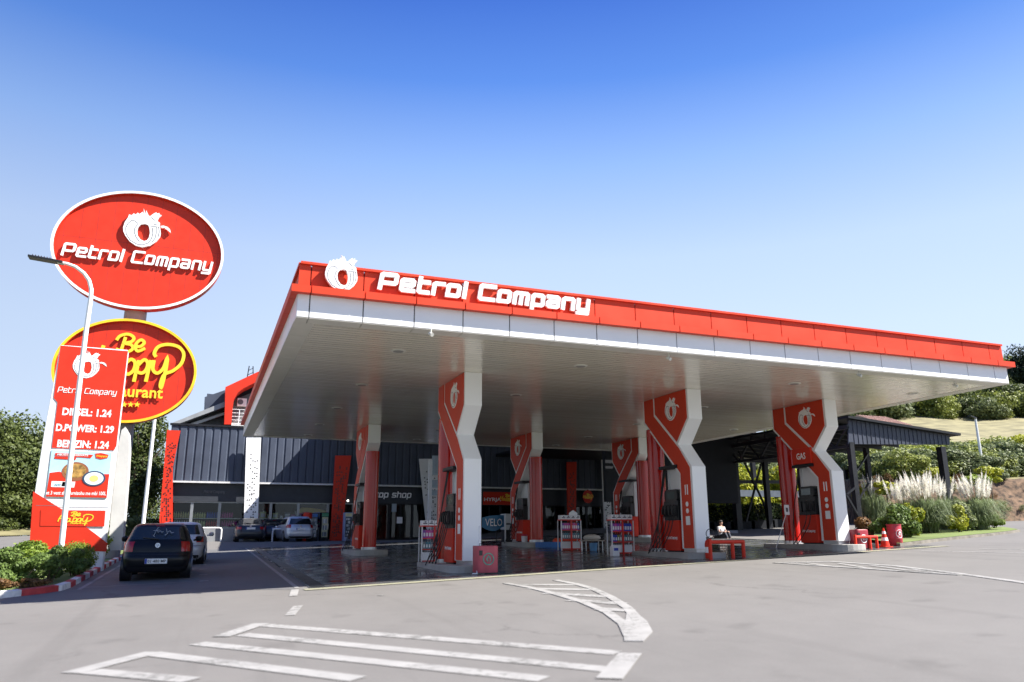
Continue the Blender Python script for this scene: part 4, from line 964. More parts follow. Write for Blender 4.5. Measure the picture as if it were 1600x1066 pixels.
for dx in (-.35,.35): mb.tube([(q.x+dx,62,q.z-1.5),(q.x+dx*.4,62,q.z+.9)],.04,5)
for k in range(6): mb.tube([(q.x-.3+.03*k,62,q.z-1.2+.35*k),(q.x+.3-.03*k,62,q.z-1.0+.35*k)],.025,5)
o=mb.build('roof_mast',DARK); tag(o,'short lattice mast on the roof ridge above the red arch','mast')
# ---------- products in the shop windows
PM=[mat('product_%s'%n,c,.5,var=.05) for n,c in [('yellow',(.6,.6,.25)),('white',(.7,.7,.68)),('blue',(.03,.1,.5)),('red',(.5,.03,.04)),('pink',(.55,.06,.3)),('dark',(.05,.06,.08))]]
def bottle(mt,nm='bottle'):
    mb=MB(); mb.lathe([(.055,0),(.06,.02),(.06,.2),(.025,.26),(.025,.3)],8); return mb.build(nm,mt,smooth=True)
for nm_,x0_,x1_,mi,z_ in [('yellow topped',-1.9,-.65,0,2.42),('pale yellow',-.45,.35,0,2.4),('blue',.45,1.1,2,2.42),('pink',1.25,2.1,4,2.42),('white',-1.8,-.65,1,1.86),('cream',-.45,.35,0,1.86),('red',.45,1.1,3,1.86),('crimson',1.25,2.8,4,1.86)]:
    src=bottle(PM[mi]); x=x0_; first=True
    while x<x1_:
        o=src if first else src.copy()
        if not first: COL.objects.link(o)
        first=False; o.location=(x,BY+.15,z_); o.scale=(1,1,1.25)
        tag(o,'%s bottle in the row on the %s shelf behind the left shop window'%(nm_,'upper' if z_>2 else 'lower'),'bottle','bottles of %s goods on the window shelves'%nm_); x+=.145
sh=thing('display_shelf','long metal shelf behind the left shop windows','shelf',(1,BY+.2,1.7))
mb=MB(); mb.box(-1.95,6.1,BY,BY+.45,2.36,2.39); mb.box(-1.95,6.1,BY,BY+.45,1.82,1.85); mb.build('board',STEEL,sh,rec=True)
for x in (-1.95,1.1,4.0,6.1): mb=MB(); mb.box(x-.03,x+.03,BY+.4,BY+.46,.93,2.9); mb.build('upright',STEEL,sh,rec=True)
rr=random.Random(4)
for k in range(26):
    x=2.95+rr.random()*5.2; z=[1.86,2.4][k%2]; s=.14+rr.random()*.16
    mb=MB(); mb.box(-s*.7,s*.7,-.1,.1,0,s*1.5); mb.box(-s*.5,s*.5,-.105,-.1,s*.3,s*1.1,1); o=mb.build('goods_box',[PM[rr.choice([2,3,4,1,5,0])],PM[1]]); o.location=(2.95+k*.2,BY+.2,z)
    tag(o,'small coloured goods box on the shelf behind the right hand shop windows','box','boxed goods on the window shelves')
# ---------- coolers outside
def cooler(px0,px1,y0,y1,Y,body,faceM,label,rows=5,header=None):
    a=at(px0,y1,Y);c=at(px1,y0,Y); z0=gz(a.x,Y); W_=c.x-a.x; H_=c.z-z0
    t=thing('drinks_cooler',label,'drinks cooler',((a.x+c.x)/2,Y+.35,z0))
    mb=MB(); mb.box(-W_/2,W_/2,-.3,.35,.0,H_); mb.build('cabinet',body,t,bevel=.02)
    mb=MB(); mb.box(-W_/2+.05,W_/2-.05,-.312,-.302,H_*.86,H_-.04); mb.build('header',header or body,t)
    mb=MB(); mb.box(-W_/2+.07,W_/2-.07,-.310,-.302,.25,H_*.84); d=mb.build('door',faceM,t)
    mb=MB(); rr=random.Random(px0)
    for r_ in range(rows):
        for k in range(6):
            x=-W_/2+.12+(W_-.24)*k/6; z=.3+(H_*.84-.3)*r_/rows; mb.box(x,x+(W_-.24)/6*.75,-.325,-.312,z,z+(H_*.84-.3)/rows*.7,rr.randrange(3))
    mb.build('bottle_row',[PM[1],PM[5],mat('bottle_grey',(.3,.35,.4),.4) if 'bottle_grey' not in bpy.data.materials else bpy.data.materials['bottle_grey']],d)
    mb=MB(); mb.box(W_/2-.08,W_/2-.05,-.36,-.33,H_*.4,H_*.6); mb.build('handle',STEEL,t)
BW=mat('blue_cooler',(.03,.16,.45),.35); YW=mat('cream_cooler',(.6,.55,.3),.4)
cooler(484,498,802,845,54.6,NAVY2,mat('cooler_door',(.10,.14,.18),.2),'drinks cooler with blue header beside the silver estate',header=BW)
cooler(500,515,801,845,54.6,NAVY2,YW,'cream fronted drinks cooler left of the dark red fin',rows=3,header=mat('green_header',(.05,.25,.12),.4))
cooler(537,552,801,845,52.5,mat('pale_blue_cab',(.25,.32,.5),.4),mat('cooler_door2',(.03,.04,.06),.2),'pale blue bottle fridge standing right of the dark red fin',rows=6,header=YW)
q=at(479,845,54.3); bt=thing('advertising_can','tall white and red can shaped display beside the drinks coolers','display',(q.x,54.5,gz(q.x,54.5)))
H_=at(479,801,54.3).z-gz(q.x,54.5)
mb=MB(); mb.lathe([(.27,.0),(.3,.06),(.3,H_*.12)],20); mb.build('base_band',REDO,bt,smooth=True)
mb=MB(); mb.lathe([(.3,H_*.12),(.3,H_*.78)],20); mb.build('can_body',WHITEP,bt,smooth=True)
mb=MB(); mb.lathe([(.3,H_*.78),(.3,H_*.94),(.24,H_)],20); mb.build('top_band',REDO,bt,smooth=True)
# hoops in front of the shop
def hoop(x0,x1,Y,z,h_,r,mt,label,name='hoop_rail',grp=None,mid=None,cat='barrier'):
    t=thing(name,label,cat,((x0+x1)/2,Y,z),group=grp); w_=(x1-x0)/2
    mb=MB(); c_=.12
    pts=[(-w_,0,-.05),(-w_,0,h_-c_),(-w_+c_*.3,0,h_-c_*.3),(-w_+c_,0,h_),(w_-c_,0,h_),(w_-c_*.3,0,h_-c_*.3),(w_,0,h_-c_),(w_,0,-.05)]
    mb.tube(pts,r,10); mb.build('bent_tube',mt,t,smooth=True)
    if mid: 
        mb=MB(); mb.tube([(mid,0,-.05),(mid,0,h_)],r,10); mb.build('post',mt,t,smooth=True)
    return t
hoop(-.2,1.35,54.2,.9,.85,.05,WHITEP,'white tube hoop standing on the sunlit strip left of the dark saloon',grp='white tube hoops in front of the shop')
hoop(4.25,4.9,51.2,.9,.75,.05,WHITEP,'white tube hoop between the parked cars right of the dark saloon',grp='white tube hoops in front of the shop')
# ================================================================ PRODUCT RACKS
RACKW=mat('rack_white',(.7,.7,.7),.4); RACKR=mat('rack_red',(.6,.03,.02),.4)
CANM=[mat('can_%s'%n,c,.35,var=.04) for n,c in [('magenta',(.5,.05,.3)),('purple',(.2,.06,.35)),('blue',(.03,.06,.4)),('teal',(.06,.2,.25)),('grey',(.2,.22,.24)),('white',(.72,.73,.75)),('crimson',(.5,.03,.1)),('olive',(.2,.22,.05))]]
def canister(mt):
    mb=MB(); mb.prism([(-.07,0),(.07,0),(.075,.2),(.04,.27),(-.05,.27),(-.075,.2)],lambda x,z,d: Vector((x,d,z)),-.1,.1); mb.box(-.03,.03,-.03,.03,.27,.31,1); mb.box(-.045,.045,-.103,-.1,.05,.17,2)
    return mb.build('canister',[mt,BLACK,CANM[5]],bevel=.008)
SRC={}
def rack(X,Y,label,where,full=1,roof=False,rot=0.0):
    z=gz(X,Y)+.01; t=thing('product_rack',label,'display rack',(X,Y,z),rot); K_=.77; t.scale=(K_*1.05,K_,K_)
    W_=1.0;H_=1.42;D_=.42
    for x in (-W_/2,W_/2):
        for y in (-D_/2,D_/2): mb=MB(); mb.box(x-.02,x+.02,y-.02,y+.02,0,H_); mb.build('upright',RACKW,t)
    mb=MB(); mb.box(-.04,.04,-D_/2-.03,-D_/2-.005,0,H_); mb.build('middle_strip',RACKR,t)
    zs=[.1,.55,.98]
    for zz in zs:
        mb=MB(); mb.box(-W_/2+.02,W_/2-.02,-D_/2+.0,D_/2,zz-.03,zz); mb.build('shelf',BLACK,t)
        mb=MB(); mb.box(-W_/2+.02,W_/2-.02,-D_/2-.012,-D_/2-.002,zz-.04,zz); mb.build('shelf_edge',RACKR,t)
    mb=MB(); mb.box(-W_/2-.02,W_/2+.02,-D_/2,D_/2,H_,H_+.05); mb.build('top_shelf',RACKR,t)
    rr=random.Random(int(X*10))
    rows=[[5,5,5,5,5,5,5,5],[4,3,3,4,4,3,4,3],[1,0,0,0,6,0,6,2]]
    cn=['white','dark','bright']
    if full==2: rows=[[5,5,5,5,5,5,5,5],[2,2,7,4,4,3,4,4],[1,0,1,0,2,2,2,2]]
    for r_,zz in enumerate(zs):
        for k in range(8):
            x=-W_/2+.11+k*.108+(.03 if k>3 else 0); mi=rows[r_][k]
            if mi not in SRC: SRC[mi]=canister(CANM[mi]); o=SRC[mi]
            else: o=SRC[mi].copy(); COL.objects.link(o)
            v=Matrix.Rotation(rot,4,'Z')@Vector((x*K_*1.05,-.06*K_,0)); o.location=(X+v.x,Y+v.y,z+(zz+.002)*K_); o.rotation_euler=(0,0,rot); s=1.2 if r_!=1 else 1.05; o.scale=(s*.66*K_,K_,s*.98*K_)
            tag(o,'%s canister on the %s shelf of the rack %s'%(['white','grey','pink'][r_] if full!=2 or r_!=2 else 'coloured',['bottom','middle','upper'][r_],where),'canister','canisters on the %s shelf of the rack %s'%(['bottom','middle','upper'][r_],where))
    for k in range(4):
        mb=MB(); mb.box(-.115,.115,-.18,.18,0,.2); mb.box(-.08,.08,-.183,-.18,.06,.10,1); mb.box(-.03,.05,-.183,-.18,.12,.16,1)
        o=mb.build('carton',[CANM[5],NAVY],bevel=.006); v=Matrix.Rotation(rot,4,'Z')@Vector(((-.37+.247*k)*K_*1.05,0,0)); o.scale=(K_*1.05,K_,K_); o.location=(X+v.x,Y+v.y,z+(H_+.051)*K_); o.rotation_euler=(0,0,rot)
        tag(o,'white carton with dark print on top of the rack %s'%where,'carton','white cartons on top of the rack %s'%where)
    if roof:
        mb=MB(); mb.prism([(-.0,.26),(.45,.26),(.45,.36),(.22,.5),(0,.36)],lambda x,zz,d:Vector((x,d,zz)),-.02,.02)
        o=mb.build('paper_cone',CANM[5]); o.scale=(K_,K_,K_); o.location=(X,Y,z+H_*K_); tag(o,'white pointed card standing on the cartons of the middle rack','card')
rack(6.88,24.3,'tall product rack half hidden behind the nearest column','behind the nearest column')
rack(13.02,27.2,'product rack with pink and white canisters left of the fuller rack','left of the two open racks',roof=True)
rack(13.02,23.3,'product rack with blue and pink canisters closest to the middle column','closest to the middle column',full=2)
mb=MB(); mb.box(-.12,.12,-.1,.1,0,.30); mb.box(-.08,.08,-.103,-.1,.16,.25,1); o=mb.build('carton',[CANM[5],CANM[2]],bevel=.01); o.location=(12.62,23.0,gz(12.5,23)+.01); tag(o,'white carton standing on the floor at the foot of the rack','carton')
# ================================================================ BINS, CONE, RAILS
def litter_bin(x,y,mt,label,kind,ring,rot=0,sc=.8):
    z=gz(x,y)+.01; t=thing('litter_bin',label,'bin',(x,y,z),rot); t.scale=(sc,sc,sc)
    if kind=='box':
        mb=MB(); n=28; prof=[(.36,.03),(.365,.05),(.37,.8),(.36,.84)]
        b=0
        for (r_,zz) in prof:
            for k in range(n):
                a=2*PI*k/n; c_,s_=math.cos(a),math.sin(a); f_=lambda v:math.copysign(abs(v)**.45,v); mb.v.append((r_*f_(c_),r_*.8*f_(s_),zz))
        for i in range(3):
            for k in range(n): mb.f.append([i*n+k,i*n+(k+1)%n,(i+1)*n+(k+1)%n,(i+1)*n+k]); mb.m.append(0)
        mb.f.append([3*n+k for k in range(n)]); mb.m.append(0); mb.build('body',mt,t,smooth='all')
        mb=MB(); mb.box(-.33,.33,-.26,.26,.0,.03); mb.build('foot',BLACK,t)
        mb=MB(); mb.box(-.31,-.2,-.31,-.29,.55,.7); mb.build('latch',BLACK,t)
        mb=MB(); mb.tube([(-.2,0,.83),(-.2,0,.9),(-.05,0,.9),(-.05,0,.83)],.012,6); mb.build('handle',DARK,t)
        yf=-.301
    else:
        mb=MB(); mb.lathe([(.27,.0),(.29,.03),(.29,.28),(.3,.3),(.29,.32),(.29,.58),(.3,.6),(.29,.62),(.29,.86),(.31,.88),(.31,.9)],30); mb.build('body',mt,t,smooth=True)
        mb=MB(); mb.lathe([(.275,.893),(.275,.905)],24); mb.build('bin_liner',BLACK,t); yf=-.30
    mb=MB(); xf=front((0,yf,.46)); R_=.17
    if kind=='box': ff=lambda x,y,z: Vector((x,yf+.30*(0)-z,.44+y))
    else: ff=lambda x,y,z: Vector((math.sin(x/.29)*(.292+z),-math.cos(x/.29)*(.292+z),.5+y))
    cir=lambda r_:[(r_*math.cos(2*PI*k/28),r_*math.sin(2*PI*k/28)) for k in range(28)]
    mb.stroke(cir(R_),.02 if kind!='box' else .035,ff,0,.004,closed=True,ramp=.0005)
    mb.stroke([(-.02,-.07),(-.06,0),(0,.09),(.05,.04)],.035,ff,0,.005); mb.stroke([(.05,-.08),(.06,0),(.03,.06)],.03,ff,0,.006)
    if kind!='box': mb.stroke([(-.1,-.1),(.1,-.1)],.02,ff,0,.005)
    mb.build('printed_emblem',ring,t)
    return t
PINK=mat('faded_pink',(.42,.07,.09),.55,var=.22,scale=3)
litter_bin(6.80,19.15,PINK,'faded pink bin with green round emblem in front of the nearest column','box',mat('faded_green',(.10,.28,.22),.6,var=.3,scale=10))
MAR=mat('maroon_bin',(.26,.015,.03),.45,var=.12)
litter_bin(19.95,20.0,MAR,'dark red bin with white ring emblem behind the right hand red rail','box',LETTER,sc=.72)
litter_bin(22.05,20.5,mat('red_barrel',(.40,.03,.05),.45,var=.12),'round red barrel bin in the sun beside the traffic cone','barrel',LETTER,sc=.78)
cz=gz(21.1,20.1); cn=thing('traffic_cone','red traffic cone with two white bands beside the barrel bin','traffic cone',(21.15,20.1,cz+.01)); cn.scale=(.85,.85,.85)
mb=MB(); mb.box(-.2,.2,-.2,.2,0,.035); mb.build('base',REDO,cn,bevel=.01)
cr=lambda z:.155*(1-(z-.035)/.72)+.02
mb=MB(); mb.lathe([(cr(.035),.035),(cr(.72),.72)],20); mb.build('cone_body',REDO,cn,smooth=True)
for a,b in ((.24,.36),(.5,.6)):
    mb=MB(); mb.lathe([(cr(a)+.003,a),(cr(b)+.003,b)],20); mb.build('white_band',LETTER,cn,smooth=True)
def rail(x0,x1,y,label,mid=.66,sc=1):
    z=gz((x0+x1)/2,y); t=thing('guard_rail',label,'guard rail',((x0+x1)/2,y,z),.14,group=None); t.scale=(1,sc,sc); w_=(x1-x0)/2
    mb=MB(); mb.tube([(-w_,0,.47),(w_,0,.47)],.055,12); mb.build('top_tube',REDO,t,smooth=True)
    for x in (-w_+.02,w_*(2*mid-1),w_-.03):
        mb=MB(); mb.tube([(x,0,-.05),(x,0,.47 if x>-w_+.1 else .56)],.055,12); mb.build('post',REDO,t,smooth=True)
rail(13.6,14.95,19.3,'thick red tube rail in front of the middle column with extinguisher')
rail(19.45,20.55,19.75,'thick red tube rail in front of the dark red bin',sc=.82)
# stub with ring at the rail end
def extinguisher(x,y,label,ring=True):
    z=gz(x,y); t=thing('fire_extinguisher',label,'fire extinguisher',(x,y,z))
    mb=MB(); mb.lathe([(.075,.02),(.08,.05),(.08,.42),(.06,.5),(.03,.54)],16); mb.build('cylinder',REDO,t,smooth=True)
    mb=MB(); mb.lathe([(.082,.18),(.082,.34)],16); mb.build('label_band',LETTER,t,smooth=True)
    mb=MB(); mb.tube([(0,0,.53),(0,0,.62)],.02,6); mb.tube([(-.03,0,.6),(.08,0,.63)],.013,6); mb.build('valve',BLACK,t,smooth=True)
    mb=MB(); mb.tube([(.03,0,.6),(.12,-.03,.5),(.12,-.03,.25),(.09,-.03,.15)],.013,6); mb.build('hose',RUBBER,t,smooth=True)
    return t
extinguisher(13.78,19.55,'red fire extinguisher standing behind the end of the middle red rail')
extinguisher(19.45,20.25,'red fire extinguisher standing between the right column and the dark red bin')
q=at(1108,840,19.35); hr=thing('hose_ring','thin dark wire ring standing above the end of the middle red rail','ring',(q.x,19.3,gz(q.x,19.3)+.5))
mb=MB(); zc=.42; mb.tube([(.13*math.sin(a*PI/10),0,.22+.13*math.cos(a*PI/10)) for a in range(21)],.012,6); mb.tube([(.02,0,-.02),(.02,0,.1)],.012,6); mb.build('wire_ring',BLACK,hr,smooth=True)
# squeegee stick by the pink bin
a=Vector((6.52,18.98,gz(6.5,19)+.02)); b=at(749,822,19.25)
mb=MB(); mb.tube([a,a.lerp(b,.5),b],[.014,.012,.018],7); mb.bar(a+Vector((-.12,0,.01)),a+Vector((.2,0,.01)),.03,.03); o=mb.build('squeegee',GALV,smooth=True); tag(o,'long handled squeegee leaning on the pink bin','squeegee')
# small card sign on a leaning stick by the gas pump
q=gnd(1217,848); a=Vector((18.6,22.4,gz(18.6,22.4)+.02)); b=at(1229,800,22.3)
cs=thing('stick_sign','small white card on a leaning stick beside the gas pump pillar','sign',tuple(a))
mb=MB(); mb.tube([a,b],.014,6); mb.build('stick',LETTER,cs,rec=True)
mb=MB(); mb.box(b.x-.1,b.x+.1,b.y-.03,b.y-.01,b.z-.1,b.z+.24); mb.box(b.x-.04,b.x+.04,b.y-.034,b.y-.031,b.z+.0,b.z+.14,1); mb.build('card',[LETTER,BLACK],cs,rec=True)
# concrete boxes on the islands, blue crate, red cylinder, low bench with sack
q=gnd(835,857,.06); x,y=13.45,30.0; z=gz(x,y)+.01
mb=MB(); mb.box(-.55,.45,-.2,.2,0,.05); mb.box(-.55,.45,-.2,-.17,.05,.22); mb.box(-.55,.45,.17,.2,.05,.22); mb.box(-.55,-.52,-.17,.17,.05,.22); mb.box(.42,.45,-.17,.17,.05,.22)
for k in range(6): mb.box(-.5+k*.16,-.46+k*.16,-.205,-.2,.06,.2)
o=mb.build('blue_crate',mat('crate_blue',(.03,.14,.42),.5)); o.location=(x,y,z); tag(o,'low blue crate on the floor at the foot of the middle back pillar','crate')
x,y=14.35,30.2; t=thing('red_float','fat red cylinder lying on the floor left of the product rack','cylinder',(x,y,gz(x,y)+.01))
mb=MB(); mb.tube([(-.62,0,.17),(-.55,0,.17),(.55,0,.17),(.62,0,.17)],[.12,.17,.17,.12],18); mb.build('barrel',mat('orange_red',(.6,.06,.02),.4),t,smooth=True)
for s in (-.4,.4):
    mb=MB(); mb.box(s-.04,s+.04,-.16,.16,0,.05); mb.build('cradle',BLACK,t)
x,y=13.55,26.3; t=thing('low_table','low wooden table with thin legs left of the fuller rack','table',(x,y,gz(x,y)+.01)); t.scale=(.75,.8,.85)
mb=MB(); mb.box(-.62,.5,-.25,.25,.40,.44); mb.build('table_top',mat('table_wood',(.4,.36,.3),.6),t,bevel=.01)
for sx_ in (-.5,.4):
    for sy_ in (-.2,.2): mb=MB(); mb.tube([(sx_,sy_,0),(sx_,sy_,.4)],.02,6); mb.build('leg',STEEL,t)
mb=MB(); mb.lathe([(.2,0),(.34,.04),(.36,.12),(.3,.2),(.12,.25)],20,sx=1.3,sy=.6); o=mb.build('sack',mat('sack',(.5,.47,.42),.8,bump=.5),smooth='all'); o.scale=(.75,.8,.8); o.location=(13.5,26.3,gz(x,y)+.386); tag(o,'pale bulging sack lying on the low table beside the rack','sack')
mb=MB(); mb.lathe([(.13,0),(.15,.25),(.155,.28)],16); o=mb.build('bucket',mat('bucket_blue',(.1,.25,.45),.4),smooth=True); o.location=(13.45,26.1,gz(x,y)+.01); tag(o,'pale blue bucket under the low table','bucket')
for (x,y,z,l) in [(7.0,20.55,.42,'nearest'),(14.25,20.55,.66,'middle')]: pass
x,y=13.85,31.6; mb=MB(); mb.lathe([(.12,0),(.14,.26)],14); mb.lathe([(.145,.27),(.1,.33)],14,mi=1); o=mb.build('water_bucket',[CANM[5],CANM[6]],smooth=True); o.location=(13.2,32.1,.9); tag(o,'small white bucket with red lid beside the middle back pump','bucket')
# grey service machine and blue advertising flag
q=at(800,850,36); z=gz(q.x,36); t=thing('air_machine','pale grey upright service machine behind the middle back pump','machine',(q.x,36,z))
A=at(785,803,36);B=at(812,803,36); H_=A.z-z
mb=MB(); mb.box(A.x-q.x,B.x-q.x,-.3,.3,H_*.45,H_); mb.build('cabinet',mat('machine_grey',(.42,.44,.46),.4),t,bevel=.03)
mb=MB(); mb.box(A.x-q.x+.05,B.x-q.x-.04,-.28,.28,.0,H_*.44); mb.build('lower_body',NAVY2,t)
mb=MB(); mb.box(A.x-q.x+.08,B.x-q.x-.3,-.305,-.3,H_*.62,H_*.68); mb.build('slot',BLACK,t)
mb=MB(); mb.prism([(A.x-q.x,0),(A.x-q.x+.06,0),(A.x-q.x+.06,H_),(A.x-q.x,H_)],lambda x,zz,d:Vector((x,d,zz)),-.33,-.3); mb.build('side_strip',GALV,t)
q=at(776,850,34); z=gz(q.x,34); t=thing('advertising_flag','curved blue advertising board lettered VELO beside the nearest column','advertising board',(q.x,34,z))
A=at(757,805,34);B=at(786,830,34); 
mb=MB(); ff=lambda x,zz,d: Vector((A.x-q.x-.1+x,-.15*math.sin(x*2.2)+d,zz)); w_=B.x-A.x+.1; zb_=B.z-z; zt=A.z-z
P=[]
N=12
top=[(w_*k/N,zt+.0-.12*(1-k/N)**3) for k in range(N+1)]; bot=[(w_*k/N,zb_+.18-.18*math.sin(PI*min(1,k/N*1.1))) for k in range(N+1)]
for k in range(N):
    mb.add([ff(*bot[k],0),ff(*bot[k+1],0),ff(*top[k+1],0),ff(*top[k],0),ff(*bot[k],.04),ff(*bot[k+1],.04),ff(*top[k+1],.04),ff(*top[k],.04)],[(0,1,2,3),(7,6,5,4),(3,2,6,7),(0,4,5,1)])
mb.build('board',mat('flag_blue',(.02,.16,.32),.35,var=.3,scale=1.5),t)
mb=MB(); addtext(mb,'VELO',lambda x,y,d:ff(x,y,-d),.12,zb_+.22,w_-.22,.33,.006,.0); mb.build('board_text',LETTER,t)
mb=MB(); mb.tube([(.0,.05,0),(.0,.05,zb_+.2)],.025,6); mb.lathe([(.22,0),(.22,.04)],14,(0,.05,0)); mb.build('stand',DARK,t)
# ================================================================ PERSON
SKIN=mat('skin',(.42,.25,.18),.6,var=.05); SHIRT=mat('white_shirt',(.5,.52,.54),.8,var=.05); TROU=mat('dark_trousers',(.03,.035,.05),.8); HAIR=mat('hair',(.02,.015,.01),.7)
def skinned(name,mt,V,E,Rd,parent,root=0,sub=2):
    me=bpy.data.meshes.new(name); me.from_pydata(V,E,[]); me.materials.append(mt); o=bpy.data.objects.new(name,me); COL.objects.link(o); o.parent=parent
    m=o.modifiers.new('skin','SKIN'); 
    for i,r_ in enumerate(Rd):
        sv=me.skin_vertices[0].data[i]; sv.radius=(r_,r_) if not isinstance(r_,tuple) else r_; sv.use_root=(i==root)
    m.use_smooth_shade=True; s=o.modifiers.new('sub','SUBSURF'); s.levels=sub; s.render_levels=sub
    bpy.context.view_layer.update()
    dg=bpy.context.evaluated_depsgraph_get(); nm=bpy.data.meshes.new_from_object(o.evaluated_get(dg)); o.modifiers.clear(); o.data=nm; return o
def seated_person(loc,rot,label):
    t=thing('person',label,'person',loc,rot)
    V=[(0,0,.48),(0,.02,.62),(0,.02,.8),(0,0,.98),(0,0,1.04),(0,-.01,1.10),(0,-.02,1.19),(0,-.02,1.27), # pelvis..head
       (-.1,0,.46),(-.13,-.36,.70),(-.12,-.50,.38),(-.12,-.62,.33),(.1,0,.46),(.14,-.34,.72),(.14,-.46,.38),(.14,-.58,.33),
       (-.19,.0,.96),(-.25,-.10,.74),(-.13,-.33,.74),(.19,.0,.96),(.25,-.10,.74),(.13,-.33,.76)]
    E=[(0,1),(1,2),(2,3),(3,4),(4,5),(5,6),(6,7),(0,8),(8,9),(9,10),(10,11),(0,12),(12,13),(13,14),(14,15),(3,16),(16,17),(17,18),(3,19),(19,20),(20,21)]
    Rr=[(.15,.11),(.13,.1),(.15,.11),(.12,.09),.055,.055,.095,.07,.09,.07,.045,.04,.09,.07,.045,.04,.06,.045,.032,.06,.045,.032]
    skinned('body',SKIN,V,E,Rr,t)
    V2=[(0,0,.5),(0,.02,.64),(0,.02,.82),(0,0,.98),(-.19,.0,.96),(-.24,-.05,.76),(.19,.0,.96),(.24,-.05,.76)]
    skinned('shirt',SHIRT,V2,[(0,1),(1,2),(2,3),(3,4),(4,5),(3,6),(6,7)],[(.17,.13),(.15,.12),(.17,.13),(.13,.105),.08,.065,.08,.065],t)
    V3=[(0,0,.48),(-.1,0,.46),(-.13,-.36,.70),(-.12,-.49,.42),(.1,0,.46),(.14,-.34,.72),(.14,-.45,.42)]
    skinned('trousers',TROU,V3,[(0,1),(1,2),(2,3),(0,4),(4,5),(5,6)],[.14,.11,.085,.06,.11,.085,.06],t)
    mb=MB()
    mb.lathe([(.02,-.02),(.08,0),(.098,.05),(.085,.1),(.04,.13)],14,(0,.0,1.2),sy=1.1); mb.build('hair',HAIR,t,smooth='all')
    for s in (-1,1):
        for k in range(5):
            x=s*.13+(k-2)*.018; l=[.05,.075,.08,.075,.06][k]
            mb=MB(); mb.tube([(x,-.34,.765),(x,-.34-l*.6,.76),(x,-.34-l,.72)],[.010,.009,.007],6); mb.build('finger',SKIN,t,smooth=True)
        mb=MB(); mb.tube([(s*.13-.04,-.33,.765),(s*.13+.04,-.34,.765)],.022,6); mb.build('hand',SKIN,t,smooth=True)
        mb=MB(); mb.box(s*.13-.05,s*.13+.05,-.70,-.42,.29,.37); mb.build('shoe',BLACK,t,bevel=.02)
    return t
q=at(1128,846,31); 
sp_=seated_person((q.x,31,gz(q.x,31)-.40),.2,'seated person in a white shirt beyond the middle red rail'); sp_.scale=(.92,.92,.92)
mb=MB(); mb.box(-.3,.3,-.2,.2,0,.10); mb.box(-.28,.28,-.18,.18,.10,.115)
o=mb.build('low_step',DARK); o.location=(q.x,31.02,gz(q.x,31)+.005); o.rotation_euler=(0,0,.2); tag(o,'low dark block under the seated person in white','block')
q=at(1144,850,34); t=thing('grey_screen','low grey upright panel right of the seated person','panel',(q.x,34,gz(q.x,34)))
A=at(1137,829,34);B=at(1152,829,34); H_=A.z-gz(q.x,34)
mb=MB(); mb.box(A.x-q.x,B.x-q.x,-.05,.05,.08,H_); mb.build('panel',mat('panel_grey',(.22,.23,.24),.6),t)
mb=MB(); mb.box(A.x-q.x-.04,A.x-q.x,-.06,.06,0,H_+.02); mb.build('edge_post',STEEL,t)
# ================================================================ TERRACE WING
TYY=40.0
tw=thing('terrace_building','dark steel terrace frame with solid black upper wall right of the shop','building',(33,TYY,1.5))
mb=MB(); A=at(985,772,38);B=at(1147,690,38); mb.box(A.x-1.5,B.x,38,38.3,2.95,7.0); mb.build('upper_wall',NAVY2,tw,rec=True)
mb=MB(); mb.box(A.x-1.5,36,38.31,56,7.0,7.2); mb.box(22.75,29.0,33,38.31,6.9,7.0); mb.box(20.6,22.74,37.2,38.31,6.95,7.0); mb.build('roof',NAVY2,tw,rec=True)  # forward slabs added to keep the sun off the upper wall and floor
def post(px,Y,wd,z1,nm='post',par=tw,mt=DARK):
    x=at(px,800,Y).x; mb=MB(); mb.box(x-wd/2,x+wd/2,Y-wd/2,Y+wd/2,gz(x,Y)-.1,z1); return mb.build(nm,mt,par,rec=True)
for px,wd in [(1152,.38),(1201,.28),(1255,.22)]: post(px,TYY,wd,7.0)
post(1182,48,.3,7.0)
for px in (1010,1060,1100): post(px,38.2,.2,2.95)
def beam(a,b,w_,nm,par=tw,mt=DARK): mb=MB(); mb.bar(a,b,w_,w_); return mb.build(nm,mt,par,rec=True)
beam(at(1151,696,TYY+.35),at(1206,814,TYY+.35),.10,'brace'); beam(at(1198,690,TYY+.6),at(1166,815,TYY+.6),.10,'brace')
beam(at(1150,720,TYY),at(1265,720,TYY),.22,'beam'); beam(at(1150,753,TYY+.5),at(1265,753,TYY+.5),.2,'beam'); beam(at(1150,694,TYY-.4),at(1265,682,TYY-.4),.25,'beam')
mb=MB(); mb.prism([(p.x,p.z) for p in [at(x,y,TYY+2.5) for x,y in [(1152,688),(1262,680),(1262,717),(1158,717),(1152,708)]]],lambda x,y,z:Vector((x,TYY+2.5+z,y)),0,.15); mb.build('pale_awning',mat('awning',(.5,.47,.4),.8),tw,rec=True)
mb=MB(); A=at(1155,768,TYY+6);B=at(1260,764,TYY+6); mb.box(A.x,B.x,TYY+5.9,TYY+6.05,A.z-.35,A.z+.1); mb.build('glass_rail',mat('rail_blue',(.10,.12,.15),.4),tw,rec=True)
